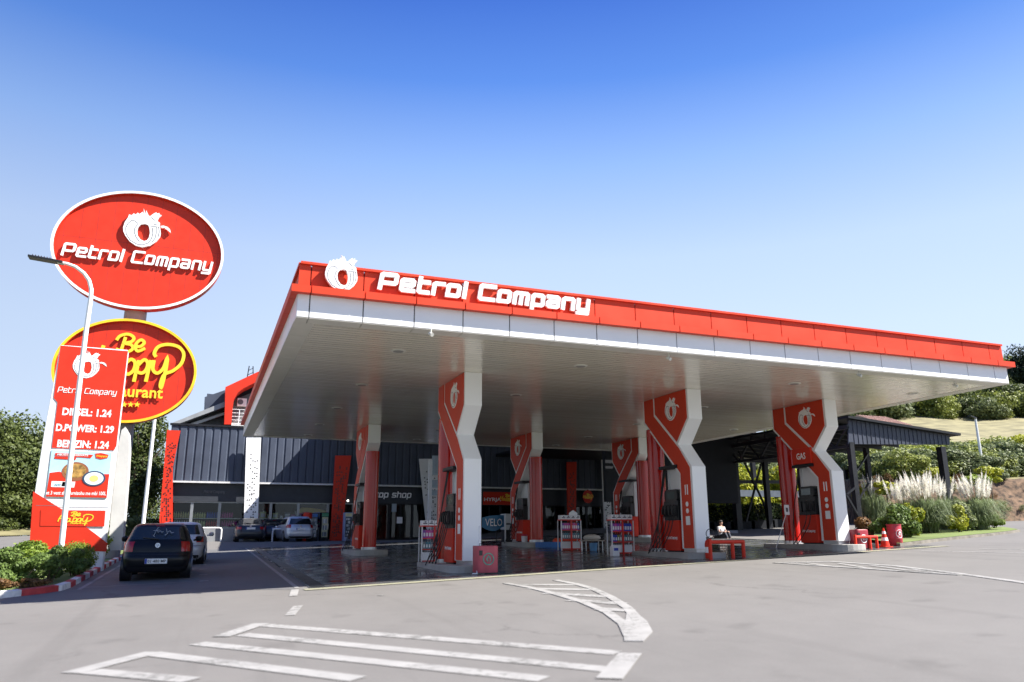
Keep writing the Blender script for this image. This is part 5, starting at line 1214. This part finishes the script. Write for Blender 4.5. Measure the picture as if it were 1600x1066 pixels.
# hedge planters along the terrace
LHED=leafmat('hedge_dark',(.008,.016,.006),(.03,.05,.015))
for k,px in enumerate([1000,1030,1062,1094,1126,1158,1190,1222,1254,1286]):
    x=at(px,845,41).x; z=gz(x,41)-.25
    hd=thing('planter_hedge','dark clipped hedge in a black trough along the terrace edge','hedge',(x,41,z),group='hedge troughs along the terrace')
    mb=MB(); mb.box(-.9,.9,-.3,.3,-.1,.75); mb.build('trough',NAVY2,hd)
    rr=random.Random(k); mb=MB()
    for j in range(700):
        c_=Vector((rr.uniform(-.95,.95),rr.uniform(-.35,.35),rr.uniform(.7,1.75))); n=Vector((rr.gauss(0,1),rr.gauss(0,1),rr.gauss(0,1))).normalized(); a=n.orthogonal().normalized()*.06; b=n.cross(a.normalized())*.1
        mb.add([c_-a,c_-b,c_+a,c_+b],[(0,1,2,3)])
    mb.build('foliage',LHED,hd)
# ================================================================ PERGOLA
PY=29.0
pg=thing('pergola','dark steel pergola with clad fascia and sloping roof right of the canopy','pergola',(32.5,36,1.2))
A=at(1323,651,PY);B=at(1491,678,PY);Cc=at(1484,695,PY);D=at(1326,694,PY)
mb=MB(); mb.prism([(A.x+.1,A.z-.12),(B.x-.35,B.z-.12),(Cc.x,Cc.z),(D.x,D.z)],lambda x,y,z:Vector((x,PY+z,y)),0,.06)
x=A.x+.3
while x<B.x-.4: 
    zt_=A.z+(B.z-A.z)*(x-A.x)/(B.x-A.x)-.14; zb_=D.z+(Cc.z-D.z)*(x-A.x)/(B.x-A.x)+.02
    mb.box(x,x+.03,PY-.025,PY,zb_,zt_); x+=.28
mb.build('fascia',mat('pergola_clad',(.028,.036,.06),.5,var=.2,scale=2),pg,rec=True)
YB=44.0
mb=MB(); mb.add([(A.x-.2,PY-.3,A.z),(B.x+.1,PY-.3,B.z),(B.x+.1,YB,B.z),(A.x-.2,YB,A.z),(A.x-.2,PY-.3,A.z-.12),(B.x+.1,PY-.3,B.z-.12),(B.x+.1,YB,B.z-.12),(A.x-.2,YB,A.z-.12)],[(0,1,2,3),(7,6,5,4),(0,4,5,1),(1,5,6,2),(2,6,7,3),(3,7,4,0)]); mb.build('roof_sheet',NAVY2,pg,rec=True)
for k in range(12):
    y=PY+1.2*(k+1)
    mb=MB(); mb.bar((A.x-.1,y,A.z-.24),(B.x,y,B.z-.24),.1,.2); mb.build('rafter',DARK,pg,rec=True)
mb=MB(); mb.bar((A.x,PY,A.z-.5),(A.x,YB,A.z-.5),.12,.2); mb.bar((A.x,PY,D.z-.1),(A.x,YB,D.z-.1),.12,.12)
for k in range(8):
    y=PY+k*1.9; mb.bar((A.x,y,A.z-.5),(A.x,y+.95,D.z-.1),.08); mb.bar((A.x,y+.95,D.z-.1),(A.x,y+1.9,A.z-.5),.08)
mb.build('lattice_girder',DARK,pg,rec=True)
for (px,Y,wd) in [(1338,PY,.26),(1362,PY+1.6,.22),(1481,PY,.32)]:
    x=at(px,760,Y).x; mb=MB(); mb.box(x-wd/2,x+wd/2,Y-wd/2+.1,Y+wd/2+.1,gz(x,Y)-.1,D.z+.1); mb.build('post',DARK,pg,rec=True)
a=at(1325,772,PY+.8); 
mb=MB(); x1_=at(1338,760,PY).x; x2_=at(1362,760,PY+1.6).x
for (za,zb2) in [(1.4,2.6),(2.6,3.9),(3.9,5.2)]: mb.bar((x1_,PY+.1,za),(x2_,PY+1.6,zb2),.07)
mb.bar((x1_,PY,3.4),(at(1322,772,PY).x,PY,3.0),.09); mb.bar((at(1322,772,PY).x,PY,3.0),(x1_,PY,1.9),.09); mb.build('brace',DARK,pg,rec=True)
for px in (1478,1400,1320):
    x=at(px,760,YB).x; mb=MB(); mb.box(x-.13,x+.13,YB-.3,YB-.05,gz(x,YB)-.1,B.z-.2); mb.build('post',DARK,pg,rec=True)
# ================================================================ VEGETATION
def leafcloud(n,rad,leaf,seed,lumps=10,flat_=.0,zmin=0,lr=(.3,.5)):
    rr=random.Random(seed); mb=MB(); rx,ry,rz=rad; L_=[]
    for i in range(lumps):
        a=rr.uniform(0,2*PI); u=rr.uniform(.1,.72); zz=rr.uniform(-.62,.75); k=math.sqrt(max(0,1-zz*zz)); L_.append((Vector((math.cos(a)*u*k,math.sin(a)*u*k,zz)),rr.uniform(*lr)))
    vs=[];
    while len(mb.f)<n:
        c_,r_=rr.choice(L_); d=Vector((rr.gauss(0,1),rr.gauss(0,1),rr.gauss(0,1)))
        if d.length<.1: continue
        d.normalize(); p=c_+d*r_*(rr.uniform(.72,1.05) if rr.random()<.8 else rr.uniform(.2,1.25))
        p=Vector((p.x*rx,p.y*ry,p.z*rz+rz))
        if p.z<zmin: continue
        nn=(d+Vector((rr.gauss(0,.6),rr.gauss(0,.6),rr.gauss(.3,.6)))).normalized(); a=nn.orthogonal(); a.rotate(Matrix.Rotation(rr.uniform(0,6.28),3,nn)); a=a.normalized(); b=nn.cross(a); s=leaf*rr.uniform(.6,1.35)
        mb.add([p-a*s*.5,p-b*s*.32,p+a*s*.5+nn*s*.1,p+b*s*.32],[(0,1,2,3)])
    return mb
TREE_G=leafmat('tree_leaves',(.02,.036,.009),(.12,.15,.035),.25)
BUSH_G=leafmat('bush_leaves',(.06,.085,.018),(.32,.36,.075),.5)
OLIVE=leafmat('olive_leaves',(.055,.08,.03),(.24,.28,.12),.3)
LIME=leafmat('lime_leaves',(.10,.16,.015),(.42,.42,.03),1.2)
SHRUB=leafmat('shrub_leaves',(.035,.065,.015),(.17,.25,.055),1.5)
BRIGHT=leafmat('bright_bush',(.07,.13,.012),(.26,.34,.04),1.5)
AUT=leafmat('dry_leaves',(.07,.03,.015),(.25,.14,.05),2)
BARK=mat('bark',(.12,.085,.055),.9,var=.3,bump=.6)
def tree(x,y,z,h_,r_,n,leaf,seed,label,group,mt=TREE_G,name='tree',trunk=.25,src=None):
    t=thing(name,label,'tree',(x,y,z),group=group)
    mb=leafcloud(n,(r_,r_,h_*(1-trunk)/2),leaf,seed,14); 
    mb.v=[(a,b,c+h_*trunk) for a,b,c in mb.v]; mb.build('crown',mt,t)
    rr=random.Random(seed); mb=MB(); mb.tube([(0,0,-.3),(.1,0,h_*.3),(0,.1,h_*.6)],[h_*.03,h_*.022,h_*.01],8)
    for k in range(5): a=rr.uniform(0,6.28); mb.tube([(.05,0,h_*(.25+.07*k)),(math.cos(a)*r_*.6,math.sin(a)*r_*.6,h_*(.45+.08*k))],[h_*.012,h_*.004],5)
    mb.build('trunk',BARK,t,smooth=True); return t
# left tree line beyond the road
T1=tree(at(-5,700,78).x,78,.9,10.6,5.2,15000,.30,1,'tall dark tree in the row beyond the road on the far left','trees beyond the road on the left',trunk=.06)
T2=tree(at(40,700,80).x,80,.9,10.0,4.9,15000,.32,2,'tall dark tree in the row beyond the road on the far left','trees beyond the road on the left',trunk=.06)
for (px,Y,s,rz_) in [(-70,80,1.0,1),(-130,84,1.05,2.2),(66,88,.92,.6),(20,90,.95,3),(-40,92,1.1,4),(92,86,.80,5),(-200,86,1,2),(120,95,.8,1.4)]:
    c=copy_tree(T1 if int(rz_*10)%2 else T2); c.location=(at(px,700,Y).x,Y,.9); c.rotation_euler=(0,0,rz_); c.scale=(s,s,s)
T3=tree(at(212,760,72).x,72,.7,11.2,3.0,11000,.27,5,'green tree seen between the price board and the red fin','trees behind the price board',trunk=.1)
c=copy_tree(T3); c.location=(at(228,760,80).x,80,.6); c.scale=(.75,.75,.78); c.rotation_euler=(0,0,2); c['label']='smaller green tree just left of the red fin, behind the thin lamp post'
c=copy_tree(T3); c.location=(at(186,760,84).x,84,.6); c.scale=(.9,.9,.85); c.rotation_euler=(0,0,4); c['label']='green tree mostly hidden behind the concrete fin'
# guard rail along the left road
x0_,x1_=-60,-16; gr=thing('road_barrier','grey steel crash barrier along the road on the far left','crash barrier',(-30,69,1.6))
mb=MB(); P=[(x,69,gz(x,69)+.85) for x in range(-60,-15,4)]
for a,b in zip(P,P[1:]): mb.bar(a,b,.05,.32)
mb.build('rail_beam',GALV,gr,rec=True)
for p in P[::1]: mb=MB(); mb.box(p[0]-.06,p[0]+.06,69.05,69.2,p[2]-.95,p[2]+.1); mb.build('post',GALV,gr,rec=True)
mb=MB()
for a in range(-60,-14,4):
    q=[(a,70.5),(a+4,70.5),(a+4,75.9),(a,75.9)]; mb.add([(x,y,gz(x,y)+(.05 if y<72 else .8)) for x,y in q],[(0,1,2,3)])
tag(mb.build('verge',DRYG),kind='structure')
mb=MB()
for (ya,yb) in [(58,58.2),(65,65.25)]:
    for a in range(-60,-16,4): mb.add([(a,ya,gz(a,ya)+.02),(a+4,ya,gz(a+4,ya)+.02),(a+4,yb,gz(a+4,yb)+.02),(a,yb,gz(a,yb)+.02)],[(0,1,2,3)])
tag(mb.build('road_line',PAINT),kind='structure')
# bed on the left: shrubs
def bush(x,y,rad,n,leaf,seed,mt,label,group=None,name='shrub',stems=True,z=None,lumps=9,lr=(.3,.5)):
    z=gz(x,y)+.1 if z is None else z; t=thing(name,label,'shrub',(x,y,z),group=group)
    leafcloud(n,rad,leaf,seed,lumps,lr=lr).build('foliage',mt,t)
    if stems:
        rr=random.Random(seed); mb=MB()
        for k in range(7): a=rr.uniform(0,6.28); mb.tube([(0,0,-.1),(math.cos(a)*rad[0]*.6,math.sin(a)*rad[1]*.6,rad[2]*1.3)],[.02,.006],5)
        mb.build('stems',BARK,t)
    return t
bush(-3.95,22.35,(.85,.75,.43),9000,.075,11,SHRUB,'wide leafy green shrub filling the front corner of the left bed')
bush(-5.25,21.9,(.95,.8,.46),9000,.075,12,SHRUB,'wide leafy green shrub at the very left edge')
bush(-6.4,21.2,(.9,.8,.40),5000,.08,19,SHRUB,'leafy green shrub cut by the left edge of the photo')
bush(-4.6,23.2,(.8,.7,.47),6000,.075,9,SHRUB,'leafy green shrub joining the two wide front shrubs of the left bed')
bush(-3.15,25.2,(.5,.8,.36),5500,.06,8,SHRUB,'low green shrub between the curved lamp foot and the round bright bush')
bush(-5.6,24.6,(1.2,1.0,.52),7000,.08,13,BRIGHT,'yellowish green shrub behind the front left shrubs')
bush(-4.3,24.9,(1.0,.8,.50),6000,.08,10,BRIGHT,'yellow green shrub just behind the curved street lamp')
bush(-3.45,23.7,(.5,.6,.42),5500,.06,14,SHRUB,'dark green shrub at the foot of the curved street lamp')
bush(-3.35,27.4,(.62,.7,.42),9000,.05,15,BRIGHT,'neat round bright green bush right of the curved street lamp',lumps=16,lr=(.42,.55))
bush(-4.1,21.0,(.6,.35,.13),2600,.05,16,AUT,'low brown dry plant patch along the front of the left bed')
bush(-3.4,21.6,(.45,.3,.10),1800,.05,17,AUT,'low dry plant between the kerb and the wide green shrub')
bush(-5.0,20.1,(.6,.4,.16),2400,.05,18,BRIGHT,'low light green plant at the bottom left corner')
for k,(x,y,h_) in enumerate([(-3.15,30.6,1.0),(-3.3,32.6,1.15),(-3.6,34.5,1.2),(-3.3,37,1.1)]):
    t=thing('tall_shrub','loose leafy tall shrub growing between the price board and the black hatchback','shrub',(x,y,gz(x,y)+.1),group='loose shrubs along the kerb behind the black hatchback')
    rr=random.Random(k+50); mb=MB(); sb=MB()
    for s_ in range(26):
        a=rr.uniform(0,6.28); l=h_*rr.uniform(.7,1.4); tip=Vector((math.cos(a)*.4*rr.random(),math.sin(a)*.4*rr.random(),l)); sb.tube([(0,0,0),tip*.5+Vector((0,0,.05)),tip],[.012,.008,.004],4)
        for j in range(40):
            u=rr.uniform(.15,1); p=tip*u+Vector((rr.gauss(0,.07),rr.gauss(0,.07),rr.gauss(0,.03))); n=Vector((rr.gauss(0,1),rr.gauss(0,1),rr.gauss(.5,1))).normalized(); a2=n.orthogonal().normalized()*.035; b2=n.cross(a2.normalized())*.06
            mb.add([p-a2,p-b2,p+a2,p+b2],[(0,1,2,3)])
    mb.build('foliage',BRIGHT if k%2==0 else OLIVE,t); sb.build('stems',BARK,t)
# right planting bed
P=[Vector((*gnd(x,y).to_2d(),0)) for x,y in [(1404,854),(1450,848),(1500,842),(1545,837.5),(1578,833.5),(1592,831)]]
mb=MB(); pts=[(p.x,p.y) for p in P]+[(36,27),(33,30),(27,27.5),(24,24)]
mb.add([(x,y,gz(x,y)+.11) for x,y in pts],[list(range(len(pts)))]); tag(mb.build('planting_bed',GRASS),kind='structure')
mb=MB()
for a,b in zip(P,P[1:]): mb.bar((a.x,a.y,gz(a.x,a.y)+.04),(b.x,b.y,gz(b.x,b.y)+.04),.12,.12)
tag(mb.build('bed_kerb',mat('old_kerb',(.17,.155,.13),.9,var=.3)),kind='structure')
def pampas(x,y,h_,r_,seed,label,np_=34,lean=0):
    z=gz(x,y)+.1; t=thing('pampas_grass',label,'ornamental grass',(x,y,z)); rr=random.Random(seed)
    mb=MB()
    for k in range(2800):
        a=rr.uniform(0,6.28); l=h_*rr.uniform(.35,1.15); out=r_*rr.uniform(.2,1.25); d=Vector((math.cos(a),math.sin(a),0)); s=Vector((-d.y,d.x,0))*.009
        pts=[Vector((rr.gauss(0,.12),rr.gauss(0,.12),0)),]; p0=pts[0]
        p1=p0+d*out*.35+Vector((0,0,l*.6)); p2=p0+d*out*.8+Vector((0,0,l*.72)); p3=p0+d*out*rr.uniform(.85,1.25)+Vector((0,0,l*rr.uniform(.3,.95)))
        mb.add([p0-s,p0+s,p1-s,p1+s,p2-s*.8,p2+s*.8,p3],[(0,1,3,2),(2,3,5,4),(4,5,6)])
    mb.build('leaves',GRSB,t)
    mb=MB(); sb=MB()
    for k in range(np_):
        a=rr.uniform(0,6.28); d=Vector((math.cos(a)*rr.uniform(.1,1)+lean,math.sin(a)*.6,0)); b=Vector((rr.gauss(0,.15),rr.gauss(0,.15),.2)); H2=h_*rr.uniform(.95,1.35)
        tip=b+d*r_*.75+Vector((0,0,H2)); m_=b.lerp(tip,.6)+Vector((0,0,.12)); sb.tube([b,m_],.007,4); L2=rr.uniform(.55,.8)
        ax=(tip-m_).normalized()
        for j in range(240):
            u=rr.random(); wd=.13*math.sin(PI*min(1,u*1.05+.06))+.008; c_=m_+ax*L2*u*1.3; o=Vector((rr.gauss(0,1),rr.gauss(0,1),rr.gauss(0,1))).normalized(); e=c_+o*wd+ax*.10; s=o.cross(ax).normalized()*.007
            mb.add([c_-s,c_+s,e],[(0,1,2)])
    mb.build('plumes',PLUME,t); sb.build('stalks',DRYG,t); return t
GRSB=leafmat('pampas_leaves',(.08,.12,.05),(.30,.36,.18),1.5)
PLUME=leafmat('pampas_plumes',(.72,.69,.61),(.94,.93,.88),2,tr=.5)
for k,(px,Y,h_,r_,np_,ln,lab) in enumerate([(1452,25.2,1.7,1.1,50,-.35,'largest white plumed pampas grass left of the pergola post'),(1532,25.6,1.65,1.05,38,-.1,'pampas grass at the right end of the bed'),(1415,26.2,1.5,.7,16,-.4,'pampas grass with thin leaning plumes behind the barrel bin'),(1480,27.4,1.6,.7,14,0,'pampas grass directly behind the dark pergola post'),(1372,30,2.0,.7,14,0,'pampas grass seen between the pergola posts')]):
    pampas(at(px,830,Y).x,Y,h_,r_,40+k,lab,np_,ln)
q=at(1422,800,24.3)
for k,(px,Y,rad,mt,lab,lf) in enumerate([(1412,22.8,(.9,.6,.62),SHRUB,'dark leafy shrub right behind the barrel bin',.13),(1428,23.6,(.55,.5,.68),LIME,'yellow green shrub left of the big pampas grass',.13),(1500,24.6,(.6,.5,.55),LIME,'yellow green tipped shrub below the dark pergola post',.12),(1508,25.0,(.6,.5,.62),OLIVE,'brownish green shrub between the two big pampas grasses',.12),(1385,23.4,(.8,.5,.42),SHRUB,'low dark shrub behind the traffic cone',.12),(1358,23.8,(.6,.4,.40),AUT,'reddish low plant behind the red rail',.1),(1555,26.3,(.4,.4,.3),BRIGHT,'small green tuft at the right end of the bed',.08)]):
    bush(at(px,830,Y).x,Y,rad,3600,lf,60+k,mt,lab)
def lollipop(px,py,Y,r_,seed,label,mt=LIME):
    q=at(px,py,Y); z=gz(q.x,Y)+.1; t=thing('small_tree',label,'tree',(q.x,Y,z)); hh=q.z-z
    m=leafcloud(2600,(r_,r_,r_*.55),.13,seed,9); m.v=[(a,b,c+hh-r_*.5) for a,b,c in m.v]; m.build('crown',mt,t)
    mb=MB(); mb.tube([(0,0,-.1),(.03,0,hh)],[.05,.035],7); mb.build('trunk',BARK,t,smooth=True)
lollipop(1384,763,29.5,.6,71,'small yellow topped tree seen left of the large pampas grass')
lollipop(1462,746,31,.85,72,'small yellow topped tree left of the dark pergola post')
lollipop(1522,752,26.0,.66,73,'small green topped tree right of the dark pergola post',BRIGHT)
lollipop(1546,745,31.5,.85,74,'yellow topped tree above the right hand pampas grass')
lollipop(1342,770,33,.5,75,'small yellow tree between the two left pergola posts')
# bright shrubs seen through the terrace
c0=None
for k,(px,Y,s) in enumerate([(992,66,1),(1012,66,1.1),(1112,51,1.0),(1132,50,1.05),(1158,50,1.1),(1180,49,1.2),(1200,50,1.1),(1222,49,1.2),(1244,50,1.15),(1268,49,1.1),(1295,48,1.0),(880,69,1.1),(1090,64,1)]):
    x=at(px,800,Y).x
    if c0 is None:
        c0=bush(x,Y,(2.2,1.5,1.7),4200,.24,81,LIME,'yellow green shrub glimpsed beyond the dark terrace',group='shrubs beyond the terrace',z=gz(x,Y)); 
    else:
        c=copy_tree(c0); c.location=(x,Y,gz(x,Y)); c.scale=(s,s,s); c.rotation_euler=(0,0,k*1.3)
# hillside shrubs (each its own object)
protos=[]
def hbush(px,du,s,mt,seed,label,group,name='hillside_bush',pr=[],sx=1,n=2600):
    p=hp(px,du)
    key=(mt.name,seed)
    src=next((o for k_,o in protos if k_==key),None)
    if src is None:
        src=leafcloud(int(n*2.2),(1.0,1.0,.72),.115,seed,16).build(name,mt); protos.append((key,src)); o=src
    else: o=src.copy(); COL.objects.link(o)
    o.location=(p.x,p.y,p.z-.25*s); o.scale=(s*sx,s*sx,s); o.rotation_euler=(0,0,random.uniform(0,6.28)); tag(o,label,'bush',group); return o
rr=random.Random(3)
for row,(du,n,s0) in enumerate([(5,46,1.3),(10,44,1.6),(16,40,1.8),(22,36,1.9),(29,30,1.9)]):
    for k in range(n):
        px=1170+ (1720-1170)*(k+rr.uniform(-.3,.3))/n
        m_,sd=rr.choice([(BUSH_G,91),(BUSH_G,92),(OLIVE,93),(BUSH_G,94),(OLIVE,95)])
        hbush(px,du+rr.uniform(-2,2),s0*rr.uniform(.7,1.25),m_,sd,'green bush on the bank above the brown soil cutting','bushes on the bank above the soil cutting',sx=1.15)
for k,(px,du,s) in enumerate([(1565,10,2.2),(1420,8,1.6)]): hbush(px,du,s,LIME,96,['brightest yellow green bush high on the right bank','yellow green bush above the pampas grass'][k],None)
for row,(du,n,s0,a,b) in enumerate([(126,28,5.0,1300,1720),(150,26,5.5,1250,1720),(170,24,6.2,1250,1720),(195,22,6.5,1240,1720),(235,26,7,1220,1720),(290,26,7.5,1200,1720),(350,28,8,1200,1720)]):
    for k in range(n):
        px=a+(b-a)*(k+rr.uniform(-.35,.35))/n
        if row in (2,4) and rr.random()<.45: continue
        m_,sd=rr.choice([(BUSH_G,101),(OLIVE,102),(TREE_G,103),(BUSH_G,104)])
        hbush(px,du+rr.uniform(-6,6),s0*rr.uniform(.65,1.25),m_,sd,'distant round tree on the hillside above the dry field','trees on the hillside above the dry field',name='hillside_tree',sx=1.05,n=1500)
p=hp(1592,175)
tree(p.x,p.y,p.z-1,17,5.5,6000,.7,110,'tall dark conifer like tree at the right edge of the hill',None,mt=leafmat('dark_tree',(.006,.014,.008),(.03,.05,.025),.3),trunk=.05)
# houses with tiled roofs on the hill
TILE=mat('roof_tile',(.38,.24,.20),.8,var=.2,scale=3)
def house(px0,px1,pytop,pybot,Y,label,wall=(.5,.45,.38)):
    a=at(px0,pybot,Y);b=at(px1,pytop,Y); zt=b.z; z0=a.z; W_=b.x-a.x; t=thing('house',label,'house',((a.x+b.x)/2,Y+4,z0-3))
    mb=MB(); mb.box(a.x+.4,b.x-.4,Y+.5,Y+8,z0-5,z0+.1); mb.build('wall',mat('house_wall',wall,.9) if 'house_wall' not in bpy.data.materials else bpy.data.materials['house_wall'],t,rec=True)
    mb=MB(); mb.add([(a.x,Y,z0),(b.x,Y,z0),(b.x-W_*.04,Y+4.2,zt),(a.x+W_*.04,Y+4.2,zt),(b.x,Y+8.5,z0),(a.x,Y+8.5,z0)],[(0,1,2,3),(3,2,4,5),(0,3,5),(1,4,2),(0,5,4,1)])
    n=int(W_/.45)
    for k in range(n): x=a.x+W_*(k+.5)/n; mb.bar((x,Y-.02,z0+.05),(x+(0),Y+4.2,zt+.05),.12,.06)
    mb.build('roof',TILE,t,rec=True)
    for k in range(3):
        x=a.x+W_*(.25+.25*k); mb=MB(); mb.box(x-.5,x+.5,Y+.46,Y+.5,z0-2.4,z0-1.2); mb.build('window',CGLASS,t,rec=True)
    return t
house(1378,1424,645,662,75,'house with a striped reddish roof above the pergola roof')
house(1150,1206,729,748,68,'reddish tiled roof glimpsed through the terrace frame')
house(1372,1424,696,712,66,'low brown barn seen under the pergola fascia')

for k in range(16):
    px=-120+k*25 if k<12 else [178,205,232,246][k-12]; Y=[75,76.5,75.6][k%3] if k<12 else 70; m_,sd=[(TREE_G,201),(OLIVE,202),(TREE_G,203)][k%3]
    src=next((o for k_,o in protos if k_==(m_.name,sd)),None)
    if src is None: src=leafcloud(7000,(1.0,1.0,.72),.1,sd,14).build('roadside_bush',m_); protos.append(((m_.name,sd),src)); o=src
    else: o=src.copy(); COL.objects.link(o)
    x=at(px,800,Y).x; sc=2.2+.5*math.sin(k*2.3) if k<12 else 1.5; o.location=(x,Y,gz(x,Y)-.2); o.scale=(sc*1.2,sc,sc*.95); o.rotation_euler=(0,0,k*1.7)
    tag(o,'low dense bush under the trees beyond the far left road' if k<12 else 'low bush at the foot of the trees behind the black hatchback','bush','bushes under the trees beyond the road' if k<12 else 'bushes behind the black hatchback')

# posters, lamp and a yellow promotion board at the shop front
for (x0,x1,y0,y1,m_) in [(612,620,783,800,'sign_grey'),(620,629,808,818,'white_letter'),(700,712,812,822,'white_letter')]:
    A=at(x0,y1,BY-.3); B=at(x1,y0,BY-.3); mb=MB(); mb.box(A.x,B.x,BY-.29,BY-.275,A.z,B.z); mb.build('poster',bpy.data.materials[m_],bld,rec=True)
A=at(466,808,BY+.6); B=at(512,793,BY+.6)
mb=MB(); mb.prism([(A.x,A.z),(B.x,A.z+.1),(B.x,B.z-.25),((A.x+B.x)/2,B.z-.05),(A.x+.2,B.z),(A.x,B.z-.2)],lambda x,y,z:Vector((x,BY+.6+z,y)),0,.05)
o=mb.build('promotion_board',mat('promo_yellow',(.7,.5,.12),.5)); tag(o,'yellow curved promotion board seen through the glass behind the drinks coolers','board')
q=at(546,782,BY-1); t=thing('wall_lamp','small bright lamp glowing above the pale blue bottle fridge','lamp',(q.x,BY-.4,q.z))
mb=MB(); mb.lathe([(.03,-.06),(.07,-.02),(.07,.02),(.03,.06)],12); mb.build('glowing_globe',mat('lamp_glow',(.9,.9,.85),.4,emit=((1,.95,.85),2.2)),t,smooth=True)
mb=MB(); mb.bar((0,.05,0),(0,.25,.1),.04); mb.build('bracket',DARK,t)

# dry weeds clinging to the soil cutting
rr=random.Random(12)
for k in range(44):
    hbush(1290+rr.random()*330,rr.choice([.1,.4,1.0,1.6,2.3,2.6]),rr.uniform(.22,.55),[AUT,OLIVE][k%2],[301,302][k%2],'small dry weed tuft growing on the brown soil cutting','weed tufts on the soil cutting',name='weed_tuft',n=500)
